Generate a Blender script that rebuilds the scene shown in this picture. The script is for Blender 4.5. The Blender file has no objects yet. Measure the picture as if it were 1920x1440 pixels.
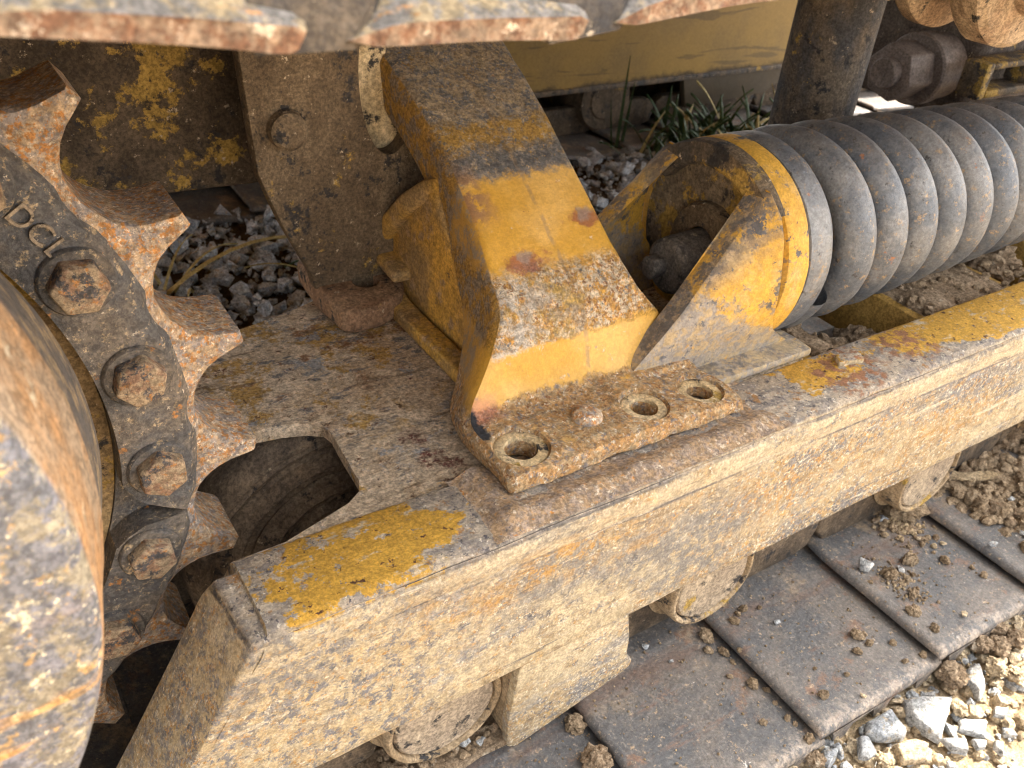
import bpy, bmesh, math, random
import numpy as np
from mathutils import Vector, Matrix, noise, Euler

random.seed(7)
rng = np.random.default_rng(7)
sc = bpy.context.scene
S = 0.7                      # metres per modelling unit
R = math.radians

# ------------------------------------------------------------------ camera
row_r = Vector((0.83990, -0.53746, 0.07556))     # image right
row_d = Vector((-0.25510, -0.51380, -0.81911))   # image down
row_f = Vector((0.47906, 0.66869, -0.56864))     # view direction
cam_u = Vector((-0.4500, -0.5620, 0.6940))
cd = bpy.data.cameras.new('camera')
cam = bpy.data.objects.new('camera', cd)
sc.collection.objects.link(cam)
M3 = Matrix((row_r, -row_d, -row_f)).transposed()
cam.matrix_world = Matrix.Translation(cam_u * S) @ M3.to_4x4()
cd.sensor_width = 36.0
cd.lens = 36.0 * 1654.162 / 1920.0
cd.clip_start = 0.01
cd.clip_end = 500
cd.dof.use_dof = True
cd.dof.focus_distance = 0.95 * S
cd.dof.aperture_fstop = 14.0
sc.camera = cam

# ------------------------------------------------------------------ light
SUN_EL, SUN_AZ = 54.0, 1.6      # azimuth measured from +X towards +Y
w = bpy.data.worlds.new('World'); sc.world = w; w.use_nodes = True
nt = w.node_tree
bg = nt.nodes['Background']
sky = nt.nodes.new('ShaderNodeTexSky')
sky.sky_type = 'NISHITA'; sky.sun_disc = False
sky.sun_elevation = R(SUN_EL); sky.sun_rotation = R(90 - SUN_AZ)
sky.dust_density = 4.0; sky.ozone_density = 0.4; sky.air_density = 1.0
hs = nt.nodes.new('ShaderNodeHueSaturation'); hs.inputs['Saturation'].default_value = 0.12
nt.links.new(sky.outputs[0], hs.inputs['Color']); nt.links.new(hs.outputs[0], bg.inputs[0])
bg.inputs[1].default_value = 0.15
sd = bpy.data.lights.new('sun', 'SUN'); sd.energy = 3.4; sd.angle = R(0.5); sd.color = (1, .93, .82)
sun = bpy.data.objects.new('sun', sd); sc.collection.objects.link(sun)
sv = Vector((math.cos(R(SUN_EL)) * math.cos(R(SUN_AZ)), math.cos(R(SUN_EL)) * math.sin(R(SUN_AZ)), math.sin(R(SUN_EL))))
sun.rotation_euler = sv.to_track_quat('Z', 'Y').to_euler()
sun.location = sv * 30
sc.cycles.filter_width = 1.0
vs = sc.view_settings
vs.view_transform = 'Standard'; vs.look = 'None'; vs.exposure = 2.55; vs.gamma = 1.0; vs.use_curve_mapping = False

# ------------------------------------------------------------------ material kit
class M:
    """small node language: positions are in modelling units"""
    def __init__(s, name, rough=.75, metal=0.0, spec=.35):
        s.m = bpy.data.materials.new(name); s.m.use_nodes = True
        s.t = s.m.node_tree; s.N = s.t.nodes; s.L = s.t.links
        s.b = s.N['Principled BSDF']
        s.b.inputs['Roughness'].default_value = rough
        s.b.inputs['Metallic'].default_value = metal
        s.b.inputs['Specular IOR Level'].default_value = spec
        g = s.N.new('ShaderNodeNewGeometry')
        v = s.N.new('ShaderNodeVectorMath'); v.operation = 'SCALE'; v.inputs[3].default_value = 1 / S
        s.L.new(g.outputs['Position'], v.inputs[0]); s.P = v.outputs[0]
        s.Nrm = g.outputs['Normal']
        s.sep = None; s.k = 0; s.bh = None
    def xyz(s, i):
        if s.sep is None:
            s.sep = s.N.new('ShaderNodeSeparateXYZ'); s.L.new(s.P, s.sep.inputs[0])
        return s.sep.outputs[i]
    def nz(s, i):
        n = s.N.new('ShaderNodeSeparateXYZ'); s.L.new(s.Nrm, n.inputs[0]); return n.outputs[i]
    def _in(s, sock, v):
        if isinstance(v, (int, float)): sock.default_value = v if sock.type == 'VALUE' else (v, v, v, 1.0)
        elif isinstance(v, tuple): sock.default_value = (*v, 1.0)[:len(sock.default_value)]
        else: s.L.new(v, sock)
    def math(s, op, a, b=0.0, c=None, clamp=False):
        n = s.N.new('ShaderNodeMath'); n.operation = op; n.use_clamp = clamp
        s._in(n.inputs[0], a); s._in(n.inputs[1], b)
        if c is not None: s._in(n.inputs[2], c)
        return n.outputs[0]
    def add(s, a, b): return s.math('ADD', a, b)
    def mul(s, a, b): return s.math('MULTIPLY', a, b)
    def sub(s, a, b): return s.math('SUBTRACT', a, b)
    def mx(s, a, b): return s.math('MAXIMUM', a, b)
    def mn(s, a, b): return s.math('MINIMUM', a, b)
    def inv(s, a): return s.math('SUBTRACT', 1.0, a, clamp=True)
    def sm(s, x, lo, hi):
        n = s.N.new('ShaderNodeMapRange'); n.interpolation_type = 'SMOOTHSTEP'; n.clamp = True
        s._in(n.inputs[0], x); n.inputs[1].default_value = lo; n.inputs[2].default_value = hi
        return n.outputs[0]
    def pos(s, st=(1, 1, 1), rot=(0, 0, 0)):
        n = s.N.new('ShaderNodeMapping'); s.L.new(s.P, n.inputs[0]); s.k += 1
        n.inputs['Location'].default_value = (s.k * 7.31, s.k * 3.77, s.k * 5.13)
        n.inputs['Rotation'].default_value = rot
        n.inputs['Scale'].default_value = st
        return n.outputs[0]
    def raw(s, scale, detail=8, rough=.62, st=(1, 1, 1), dist=0.0, rot=(0, 0, 0)):
        n = s.N.new('ShaderNodeTexNoise'); s.L.new(s.pos(st, rot), n.inputs['Vector'])
        n.inputs['Scale'].default_value = scale; n.inputs['Detail'].default_value = detail
        n.inputs['Roughness'].default_value = rough; n.inputs['Distortion'].default_value = dist
        return n.outputs['Fac']
    def n(s, scale, lo, hi, detail=8, rough=.62, st=(1, 1, 1), dist=0.0, bias=None, rot=(0, 0, 0)):
        f = s.raw(scale, detail, rough, st, dist, rot)
        if bias is not None: f = s.add(f, bias)
        return s.sm(f, lo, hi)
    def vor(s, scale, lo, hi, feature='F1', st=(1, 1, 1), wob=0.0):
        n = s.N.new('ShaderNodeTexVoronoi'); n.feature = feature
        v = s.pos(st)
        if wob:
            nn = s.N.new('ShaderNodeTexNoise'); nn.inputs['Scale'].default_value = scale * 1.4; nn.inputs['Detail'].default_value = 4
            s.L.new(s.P, nn.inputs['Vector'])
            vm = s.N.new('ShaderNodeVectorMath'); vm.operation = 'MULTIPLY_ADD'
            s.L.new(nn.outputs['Color'], vm.inputs[0]); vm.inputs[1].default_value = (wob,) * 3; s.L.new(v, vm.inputs[2])
            v = vm.outputs[0]
        s.L.new(v, n.inputs['Vector']); n.inputs['Scale'].default_value = scale
        return s.sm(n.outputs['Distance'], lo, hi)
    def band(s, axis, a, b, soft=.02, wob=.05, wsc=12):
        x = s.xyz(axis) if isinstance(axis, int) else axis
        if wob:
            x = s.add(x, s.mul(s.sub(s.raw(wsc, 8, .65), .5), wob * 2))
        return s.mn(s.sm(x, a - soft, a + soft), s.inv(s.sm(x, b - soft, b + soft)))
    def blob(s, c, r, soft=.35, wob=.35, wsc=18, st=(1, 1, 1)):
        n = s.N.new('ShaderNodeVectorMath'); n.operation = 'SUBTRACT'; s.L.new(s.P, n.inputs[0]); n.inputs[1].default_value = c
        q = s.N.new('ShaderNodeVectorMath'); q.operation = 'MULTIPLY'; s.L.new(n.outputs[0], q.inputs[0]); q.inputs[1].default_value = st
        l = s.N.new('ShaderNodeVectorMath'); l.operation = 'LENGTH'; s.L.new(q.outputs[0], l.inputs[0])
        d = s.math('DIVIDE', l.outputs['Value'], r)
        d = s.add(d, s.mul(s.sub(s.raw(wsc, 8, .65), .5), wob * 4))
        return s.inv(s.sm(d, 1 - soft / 2, 1 + soft / 2))
    def col(s, c, var=.25, scale=30):
        """a colour with a little value variation"""
        if not isinstance(c, tuple): return c
        if not hasattr(s, 'vn'): s.vn = {}
        key = (30 if scale < 45 else 75, round(var * 10))
        if key not in s.vn: s.vn[key] = s.add(1 - var, s.mul(s.raw(key[0], 6, .7), 2 * var))
        k = s.vn[key]
        n = s.N.new('ShaderNodeVectorMath'); n.operation = 'SCALE'; n.inputs[0].default_value = c; s.L.new(k, n.inputs[3])
        return n.outputs[0]
    def mix(s, f, a, b):
        n = s.N.new('ShaderNodeMix'); n.data_type = 'RGBA'
        s._in(n.inputs[0], f); s._in(n.inputs[6], a); s._in(n.inputs[7], b)
        return n.outputs[2]
    def bump(s, h, dist, strength=1.0):
        n = s.N.new('ShaderNodeBump'); n.inputs['Distance'].default_value = dist * S; n.inputs['Strength'].default_value = strength
        s._in(n.inputs['Height'], h)
        if s.bh is not None: s.L.new(s.bh, n.inputs['Normal'])
        s.bh = n.outputs[0]
    def done(s, color, rough=None, grit=.5, gs=210):
        if not isinstance(color, tuple) and not (isinstance(grit, float) and grit == 0):
            k = s.add(1.0, s.mul(grit, s.sub(s.mul(s.sm(s.raw(gs, 6, .78), .40, .60), 1.30), .66)))
            k = s.mul(k, s.add(1.0, s.mul(grit, s.sub(s.mul(s.sm(s.raw(78, 9, .75), .38, .62), .8), .38))))
            n = s.N.new('ShaderNodeVectorMath'); n.operation = 'SCALE'; s.L.new(color, n.inputs[0]); s.L.new(k, n.inputs[3])
            color = n.outputs[0]
        s._in(s.b.inputs['Base Color'], color)
        if rough is not None: s._in(s.b.inputs['Roughness'], rough)
        if s.bh is not None: s.L.new(s.bh, s.b.inputs['Normal'])
        return s.m

YEL = (.60, .285, .028); YEL2 = (.42, .20, .03)
CREAM = (.455, .345, .205); TAN = (.32, .225, .125); DUST = (.30, .20, .11); BROWN = (.15, .095, .052)
GREY = (.20, .185, .175); GUN = (.075, .075, .078); DARK = (.030, .027, .026)
ORNG = (.50, .225, .05); RUST = (.27, .118, .042); DRUST = (.10, .045, .022)
RED = (.24, .045, .035); WHITE = (.66, .60, .50)

def speckle(m, base, hi, sc1=70, amt=0.0):
    return m.mix(m.n(sc1, .50 - amt, .56 - amt, 9, .72), base, hi)

def mat_beam():           # caked, sand-blasted front of the track frame
    m = M('beam_caked_paint', .82, 0, .25)
    big = m.mul(m.sub(m.raw(4.5, 5, .55, st=(.45, 1, 1.3)), .5), .75)
    c = m.mix(m.n(44, .40, .60, 8, .72), m.col(TAN, .3, 60), m.col(CREAM, .3, 60))
    c = m.mix(m.n(30, .54, .62, 11, .78), c, m.col((.50, .315, .115), .2, 50))
    c = m.mix(m.n(62, .510, .555, 11, .80, st=(.6, 1, 1), bias=big), c, m.col((.215, .20, .19), .4, 80))
    c = m.mix(m.n(150, .555, .59, 8, .75, bias=m.mul(big, .6)), c, m.col((.115, .11, .115), .3, 50))
    c = m.mix(m.n(105, .545, .59, 9, .77, bias=m.mul(m.sub(m.raw(6, 4, .5), .5), .25)), c, m.col((.46, .245, .08), .3, 60))
    c = m.mix(m.mul(m.n(9, .56, .64, 10, .76, st=(.35, 1, 1.5)), .75), c, m.col((.27, .265, .26), .35, 60))
    c = m.mix(m.n(190, .555, .59, 7, .72), c, m.col((.66, .58, .44), .15, 60))
    c = m.mix(m.mul(m.n(22, .585, .64, 10, .74, st=(.10, 1, 1.8)), m.n(26, .42, .56, 7)), c, m.col((.17, .16, .155), .4, 40))
    c = m.mix(m.mul(m.n(30, .58, .66, 9, .72, st=(.08, 1, 2.2)), .6), c, m.col(CREAM, .2, 60))
    zone = m.n(3.2, .42, .60, 5, .55, st=(.5, 1, 1.4))
    c = m.mix(m.mul(zone, m.n(40, .38, .56, 10, .75)), c, m.col((.50, .40, .255), .2, 60))
    z2 = m.n(4.0, .53, .66, 6, .6, st=(.6, 1, 1.2))
    c = m.mix(m.mul(z2, m.n(50, .42, .54, 10, .77)), c, m.col((.24, .215, .185), .3, 60))
    z3 = m.n(3.6, .54, .66, 6, .6, st=(.4, 1, 2))
    c = m.mix(m.mul(z3, m.n(46, .46, .56, 10, .77)), c, m.col((.46, .26, .085), .3, 60))
    c = m.mix(m.mul(m.band(2, -.047, -.013, .003, .006, 30), m.n(30, .38, .58, 9, .72, st=(.3, 1, 1))), c, m.col((.52, .42, .28), .2, 60))
    c = m.mix(m.mul(m.band(2, -.0130, -.0075, .0015, .003, 40), m.n(24, .36, .56, 9, .7, st=(.2, 1, 1))), c, m.col((.085, .075, .07), .3, 60))
    c = m.mix(m.mul(m.band(2, -.0500, -.0468, .001, .002, 30), m.n(14, .44, .60, 9, .7, st=(.3, 1, 1))), c, m.col((.16, .135, .115), .3, 60))
    c = m.mix(m.mul(m.n(60, .595, .63, 9, .72, st=(.06, 1, 1.0), rot=(0, .12, 0)), .8), c, m.col((.60, .50, .36), .2, 60))
    c = m.mix(m.mul(m.n(70, .60, .635, 9, .72, st=(.06, 1, 1.0), rot=(0, -.10, 0)), .8), c, m.col((.14, .125, .115), .2, 60))
    low = m.blob((-.27, 0, -.19), .20, .9, .3, 10)
    c = m.mix(m.mul(low, m.n(42, .52, .54, 7, .65)), c, m.col((.475, .36, .21), .25, 60))
    c = m.mix(m.mul(low, m.n(64, .525, .56, 10, .8)), c, m.col((.19, .18, .18), .3, 60))
    c = m.mix(m.mul(low, m.n(110, .575, .61, 9, .77)), c, m.col((.46, .25, .08), .3, 60))
    top = m.sm(m.nz(2), .55, .8)
    t = m.mix(m.n(46, .42, .58, 10, .76, st=(.5, 1, 1)), m.col((.25, .215, .185), .35, 60), m.col((.46, .37, .27), .3, 60))
    t = m.mix(m.n(90, .555, .60, 10, .76), t, m.col((.10, .09, .095), .3, 50))
    t = m.mix(m.n(40, .57, .63, 11, .78), t, m.col((.34, .18, .07), .35, 50))
    t = m.mix(m.n(120, .58, .62, 9, .75), t, m.col((.62, .55, .44), .2, 50))
    y = m.mx(m.mul(m.blob((-.185, .060, 0), .105, .10, .75, 17, (1, 1.6, 1)), m.n(22, .41, .43, 10, .72)), m.blob((.56, .08, 0), .052, .10, .7, 30, (.8, 1.2, 1)))
    y = m.mx(y, m.blob((.95, .085, 0), .26, .10, .45, 18, (1, 4.2, 1)))
    y = m.mx(y, m.blob((1.5, .08, 0), .35, .12, .45, 16, (1, 3.6, 1)))
    y = m.mul(y, m.inv(m.n(70, .60, .62, 9, .75)))
    yc = m.mix(m.n(75, .61, .65, 8), m.col((.54, .30, .045), .12, 30), m.col(DRUST, .3, 60))
    yc = m.mix(m.n(18, .545, .60, 11, .76, st=(.5, 1, 1)), yc, m.col((.52, .42, .29), .2, 50))
    t = m.mix(y, t, yc)
    rb = m.mx(m.blob((.61, .06, 0), .06, .6, .5, 24), m.blob((.75, .075, 0), .05, .6, .5, 24))
    t = m.mix(m.mul(rb, m.n(60, .46, .56, 9)), t, m.col((.30, .14, .07), .3, 60))
    c = m.mix(top, c, t)
    m.bump(m.raw(170, 8, .78), .0035, .9)
    m.bump(m.raw(50, 10, .72, st=(.6, 1, 1)), .007, .8)
    return m.done(c, m.add(.62, m.mul(m.raw(40), .35)), .36, 260)

def mat_bracket():
    m = M('bracket_paint', .55, 0, .4)
    y = m.xyz(1)
    crs = m.raw(130, 9, .75)
    # paint
    pc = m.mix(m.n(9, .40, .62, 5, .5), m.col((.55, .295, .04), .10, 30), m.col((.62, .365, .095), .10, 30))
    pc = m.mix(m.n(60, .66, .70, 8, .65), pc, m.col((.28, .12, .05), .3, 60))
    pc = m.mix(m.n(22, .64, .68, 9, .7), pc, m.col(TAN, .2, 40))
    # rough pitted band : cream, grey, orange crust
    cr = m.mix(m.n(80, .46, .54, 10, .78, dist=.3), m.col((.62, .50, .35), .3, 60), m.col((.52, .27, .065), .35, 60))
    cr = m.mix(m.n(150, .54, .58, 8, .75), cr, m.col((.28, .13, .055), .4, 60))
    cr = m.mix(m.n(75, .56, .61, 10, .78), cr, m.col(GREY, .35, 60))
    cr = m.mix(m.n(18, .56, .64, 9, .75, st=(.6, 1, 1)), cr, m.col((.60, .33, .06), .25, 50))
    cr = m.mix(m.mul(m.n(10, .47, .60, 9, .72), m.n(60, .38, .52, 9, .75)), cr, m.mix(m.n(28, .45, .58, 9, .72), m.col((.50, .32, .09), .25, 60), m.col((.30, .22, .14), .3, 60)))
    cr = m.mix(m.mul(m.inv(m.sm(m.xyz(0), .10, .22)), m.n(24, .46, .58, 10, .75)), cr, m.col((.50, .44, .37), .3, 60))
    # upper dirty grey zone
    up = m.mix(m.n(44, .46, .56, 11, .78), m.col((.33, .25, .16), .4, 90), m.col((.165, .155, .15), .4, 90))
    up = m.mix(m.n(170, .54, .58, 7, .75), up, m.col((.40, .29, .16), .3, 60))
    up = m.mix(m.n(40, .57, .61, 11, .80, bias=m.mul(m.band(2, .262, .297, .02, .02), .07)), up, m.col((.36, .21, .06), .3, 90))
    up = m.mix(m.n(110, .60, .66, 8, .75), up, m.col((.55, .42, .28), .3, 60))
    up = m.mix(m.mul(m.band(2, .272, .297, .006, .022, 16), m.n(60, .44, .52, 10, .75)), up, m.col((.40, .23, .05), .3, 60))
    up = m.mix(m.mul(m.band(2, .246, .272, .008, .02, 16), m.n(50, .40, .54, 10, .75)), up, m.col((.13, .12, .112), .4, 90))
    # foot
    ft = m.mix(m.n(70, .44, .56, 10, .77), m.col((.45, .31, .165), .3, 60), m.col((.46, .25, .09), .3, 60))
    ft = m.mix(m.n(80, .54, .59, 10, .78), ft, m.col((.24, .20, .18), .4, 60))
    ft = m.mix(m.n(130, .555, .60, 9, .76), ft, m.col(RUST, .35, 60))
    ft = m.mix(m.n(150, .565, .60, 9, .76), ft, m.col((.64, .55, .42), .2, 60))
    zz = m.add(m.xyz(2), m.mul(m.sub(m.raw(16, 5, .6), .5), .022))
    zz = m.add(zz, m.mul(m.sub(m.raw(60, 9, .75), .5), .030))
    c = m.mix(m.sm(zz, .243, .251), pc, up)
    pit = m.inv(m.sm(zz, .160, .176))
    c = m.mix(pit, c, cr)
    pit = m.mul(pit, m.sm(zz, .092, .100))
    c = m.mix(m.inv(m.sm(m.add(zz, m.mul(m.xyz(0), -.04)), .086, .093)), c, pc)
    c = m.mix(m.mul(m.n(46, .60, .63, 11, .77), m.sm(zz, .04, .06)), c, cr)
    zl = m.inv(m.sm(zz, .036, .044))
    c = m.mix(zl, c, ft)
    # red primer shows through at two knocks
    for ctr in ((.155, .275, .175), (.272, .308, .205)):
        rb = m.blob(ctr, .017, .7, .9, 40, (.7, 1, 1.2))
        c = m.mix(m.mul(rb, .75), c, m.col((.22, .055, .04), .4, 60))
        c = m.mix(m.mul(m.blob((ctr[0], ctr[1] + .006, ctr[2] + .004), .010, .9, 1.2, 60), .7), c, m.col((.26, .20, .16), .5, 60))
    c = m.mix(m.mul(m.band(0, .02, .14, .012, .03, 20), m.mul(m.band(1, .325, .395, .02, .03), m.n(50, .40, .5, 9))), c, m.col((.30, .16, .075), .3, 90))
    rb = m.mx(m.blob((.352, .172, .052), .022, .8, .5, 34, (.6, 1, 1)), m.mx(m.blob((.035, .170, .043), .018, .8, .5, 34, (.6, 1, 1)), m.blob((.03, .23, .12), .02, .6, .4, 24)))
    c = m.mix(m.mul(rb, .55), c, m.col((.50, .16, .11), .3, 60))
    bk = m.mx(m.blob((.012, .16, .038), .022, .3, .6, 30, (1.6, .8, 1)), m.blob((.008, .145, .03), .016, .3, .6, 30))
    c = m.mix(bk, c, m.col((.035, .035, .04), .4, 60))
    # side faces towards the sprocket stay painted low down, dusty and chipped above
    sd_ = m.sm(m.mul(m.nz(0), -1.0), .55, .75)
    sc_ = m.mix(m.n(40, .46, .56, 10, .76), m.col((.40, .225, .05), .2, 40), m.col((.24, .185, .13), .35, 60))
    sc_ = m.mix(m.mul(m.band(1, .15, .23, .02, .03), m.sm(m.xyz(2), .035, .06)), sc_, m.col((.56, .31, .045), .12, 30))
    sc_ = m.mix(m.inv(m.sm(m.add(m.xyz(2), m.mul(m.sub(m.raw(40, 8, .7), .5), .03)), .03, .045)), sc_, ft)
    c = m.mix(sd_, c, sc_)
    # casting seam
    seam = m.band(0, .2035, .2085, .0015, .004, 30)
    sm_ = m.mul(m.mul(seam, m.sm(y, .10, .12)), m.n(60, .36, .58, 8))
    c = m.mix(m.mul(sm_, .55), c, m.col((.28, .19, .11), .4, 60))
    rough_zone = m.mx(pit, m.mx(zl, m.sm(y, .37, .40)))
    m.bump(m.mul(m.sub(crs, .5), m.add(.2, m.mul(rough_zone, .8))), .008, .9)
    m.bump(m.mul(m.sub(m.raw(34, 10, .72), .5), m.add(.3, m.mul(rough_zone, .7))), .009, .7)
    return m.done(c, m.mix(rough_zone, .42, .8), m.add(.13, m.mul(rough_zone, .37)))

def mat_web():
    m = M('dusty_yellow_casting', .6, 0, .35)
    c = m.mix(m.n(8, .40, .62, 7, .6), m.col((.44, .25, .045), .15, 40), m.col((.25, .165, .075), .25, 40))
    c = m.mix(m.n(24, .54, .64, 9, .7), c, m.col(DUST, .25, 60))
    c = m.mix(m.n(50, .62, .66, 9, .7), c, m.col(BROWN, .3, 60))
    c = m.mix(m.sm(m.xyz(1), .53, .60), c, m.col((.20, .13, .07), .3, 50))
    m.bump(m.raw(60, 8, .7), .004, .6)
    return m.done(c)

def mat_brown(name='grimy_plate', yel=.5, base=BROWN, hi=DUST):
    m = M(name, .75, 0, .3)
    c = m.mix(m.n(14, .38, .62, 9, .65, st=(1, 1, .5)), m.col(base, .35, 60), m.col(hi, .3, 60))
    c = m.mix(m.n(26, .56, .62, 10, .72), c, m.col(DARK, .4, 60))
    if yel: c = m.mix(m.n(9, .60 - .1 * yel, .63 - .1 * yel, 11, .72), c, m.col((.30, .19, .045), .3, 40))
    c = m.mix(m.n(70, .61, .66, 9, .75), c, m.col((.40, .32, .22), .3, 60))
    m.bump(m.raw(50, 9, .7), .006, .7)
    return m.done(c)

def mat_deck():
    m = M('muddy_deck', .85, 0, .25)
    c = m.mix(m.n(12, .40, .60, 9, .68), m.col((.43, .31, .195), .3, 60), m.col((.54, .42, .295), .3, 60))
    c = m.mix(m.n(34, .54, .59, 11, .77, st=(.5, 1.2, 1)), c, m.col((.17, .155, .145), .3, 60))
    c = m.mix(m.n(10, .52, .57, 11, .78), c, m.col((.38, .225, .065), .3, 50))
    c = m.mix(m.n(12, .55, .59, 11, .79), c, m.col((.26, .25, .24), .3, 50))
    c = m.mix(m.mul(m.n(9, .53, .60, 10, .76), m.sm(m.xyz(1), .2, .45)), c, m.col((.22, .11, .05), .3, 50))
    for bc in ((-.035, .165, -.005), (-.04, .215, -.005), (-.02, .14, -.005)):
        c = m.mix(m.blob(bc, .018, .3, .7, 40), c, m.col((.12, .04, .03), .4, 60))
    c = m.mix(m.n(60, .59, .63, 10, .75), c, m.col(DRUST, .4, 60))
    c = m.mix(m.n(18, .63, .67, 10, .75), c, m.col((.13, .035, .03), .4, 60))
    c = m.mix(m.mul(m.n(26, .60, .66, 8, .7, st=(.25, 1.8, 1)), .7), c, m.col(BROWN, .4, 60))
    c = m.mix(m.n(130, .57, .61, 9, .76), c, m.col((.44, .35, .25), .2, 60))
    c = m.mix(m.mul(m.inv(m.sm(m.xyz(1), .16, .36)), m.n(24, .44, .56, 10, .75)), c, m.col((.43, .33, .225), .25, 60))
    m.bump(m.raw(110, 9, .75), .006, .9)
    m.bump(m.raw(14, 8, .65, st=(.4, 1.4, 1)), .02, .7)
    return m.done(c)

def mat_sprocket(kind):
    m = M('sprocket_' + kind, .6, .0, .45)
    if kind == 'ring':
        c = m.mix(m.n(16, .40, .62, 9, .68), m.col((.085, .082, .082), .35, 60), m.col((.145, .118, .092), .35, 60))
        c = m.mix(m.n(80, .555, .595, 11, .79), c, m.col((.36, .27, .165), .35, 60))
        c = m.mix(m.n(30, .62, .66, 9, .7), c, m.col((.38, .17, .05), .4, 60))
        c = m.mix(m.n(120, .63, .67, 8, .7), c, m.col((.55, .47, .36), .2, 60))
    else:
        c = m.mix(m.n(60, .44, .56, 10, .77), m.col((.42, .30, .185), .3, 60), m.col((.25, .215, .195), .35, 60))
        c = m.mix(m.n(140, .515, .555, 9, .76), c, m.col((.40, .18, .05), .35, 60))
        c = m.mix(m.n(170, .565, .60, 9, .75), c, m.col((.60, .50, .38), .2, 60))
        c = m.mix(m.n(90, .62, .66, 9, .75), c, m.col((.12, .07, .045), .3, 60))
    m.bump(m.raw(100, 9, .75), .005, .75)
    m.bump(m.raw(25, 8, .65), .008, .5)
    return m.done(c, m.add(.45, m.mul(m.raw(30), .35)))

def mat_bolt():
    m = M('rusted_bolt_head', .75, 0, .35)
    c = m.mix(m.n(60, .42, .54, 10, .76), m.col((.23, .135, .085), .35, 60), m.col((.33, .245, .155), .3, 60))
    c = m.mix(m.n(34, .53, .57, 10, .76), c, m.col((.075, .07, .07), .4, 60))
    c = m.mix(m.n(120, .57, .62, 9, .75), c, m.col((.38, .175, .055), .35, 60))
    m.bump(m.raw(90, 9, .75), .006, .8)
    return m.done(c)

def mat_hub():
    m = M('drive_cover_flaking', .7, 0, .35)
    big = m.raw(5, 4, .5)
    c = m.mix(m.n(36, .46, .54, 10, .74), m.col((.24, .20, .14), .3, 50), m.col((.135, .13, .135), .3, 50))
    c = m.mix(m.n(48, .56, .61, 10, .74), c, m.col((.42, .26, .11), .3, 50))
    c = m.mix(m.n(40, .515, .555, 10, .75), c, m.col((.155, .148, .16), .35, 50))
    c = m.mix(m.n(90, .57, .61, 10, .76), c, m.col((.52, .45, .31), .2, 60))
    c = m.mix(m.mul(m.n(14, .58, .66, 8, .6, st=(.35, 1, 2.2)), m.band(2, .10, .30, .05, .02)), c, m.col((.42, .23, .08), .3, 40))
    rim = m.sm(m.xyz(1), -.195, -.188)
    rc = m.mix(m.n(14, .42, .62, 8, .65), m.col((.36, .195, .085), .25, 50), m.col((.30, .215, .14), .25, 50))
    rc = m.mix(m.n(50, .60, .66, 9, .7), rc, m.col((.50, .40, .27), .2, 60))
    dk = m.mul(m.sm(m.xyz(1), -.110, -.07), 1.0)
    dc = m.mix(m.n(30, .48, .58, 10, .75), m.col((.11, .098, .09), .35, 60), m.col((.30, .22, .13), .3, 60))
    rc = m.mix(dk, rc, dc)
    c = m.mix(rim, c, rc)
    m.bump(m.raw(60, 9, .7), .006, .7)
    return m.done(c, m.add(.5, m.mul(m.raw(30), .35)))

def mat_spring():
    m = M('spring_steel', .5, .2, .6)
    c = m.mix(m.n(12, .40, .62, 8, .65), m.col((.105, .118, .138), .3, 60), m.col((.195, .195, .195), .3, 60))
    c = m.mix(m.n(60, .565, .605, 11, .79), c, m.col((.32, .23, .14), .35, 60))
    c = m.mix(m.n(55, .60, .64, 10, .75), c, m.col((.05, .047, .047), .4, 60))
    c = m.mix(m.n(22, .64, .68, 9, .72), c, m.col((.34, .13, .05), .4, 60))
    dust = m.mul(m.sm(m.nz(2), .25, .85), m.n(12, .42, .58, 9, .7))
    c = m.mix(m.mul(dust, .25), c, m.col((.17, .13, .09), .3, 60))
    m.bump(m.raw(110, 9, .75), .003, .7)
    return m.done(c, m.add(.24, m.mul(m.raw(26, 8, .7), .35)), .28)

def mat_chipped(name='chipped_yellow', lowgrey=True):
    m = M(name, .55, 0, .4)
    c = m.col((.55, .305, .042), .10, 25)
    c = m.mix(m.n(16, .57, .585, 11, .74), c, m.col((.085, .078, .075), .4, 60))
    c = m.mix(m.n(20, .58, .60, 10, .72), c, m.col((.24, .17, .10), .35, 60))
    c = m.mix(m.n(70, .64, .66, 8, .7), c, m.col((.20, .10, .05), .4, 60))
    if lowgrey:
        g = m.mix(m.n(60, .46, .56, 11, .79), m.col((.26, .225, .19), .35, 60), m.col((.36, .26, .14), .3, 60))
        g = m.mix(m.n(60, .56, .61, 10, .75), g, m.col((.11, .105, .11), .4, 60))
        g = m.mix(m.n(46, .61, .65, 10, .75), g, m.col((.48, .26, .06), .3, 60))
        d = m.sub(m.xyz(0), .54); e = m.sub(m.xyz(2), .10)
        k = m.add(m.sub(m.xyz(2), .085), m.mul(m.sub(m.xyz(0), .47), .5))
        msk = m.inv(m.sm(m.add(k, m.mul(m.sub(m.raw(20, 10, .74), .5), .26)), -.02, .01))
        c = m.mix(msk, c, g)
    if lowgrey:
        edge = m.mul(m.sm(m.nz(2), .30, .62), m.n(26, .42, .52, 10, .75))
        c = m.mix(m.mul(edge, .9), c, m.mix(m.n(60, .5, .58, 9, .75), m.col((.11, .10, .095), .35, 60), m.col((.30, .22, .14), .3, 60)))
    c = m.mix(m.mul(m.n(12, .50, .64, 9, .7), .5), c, m.col((.46, .34, .17), .2, 30))
    m.bump(m.raw(80, 8, .7), .004, .6)
    return m.done(c, m.add(.45, m.mul(m.raw(20), .35)), .24)

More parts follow.
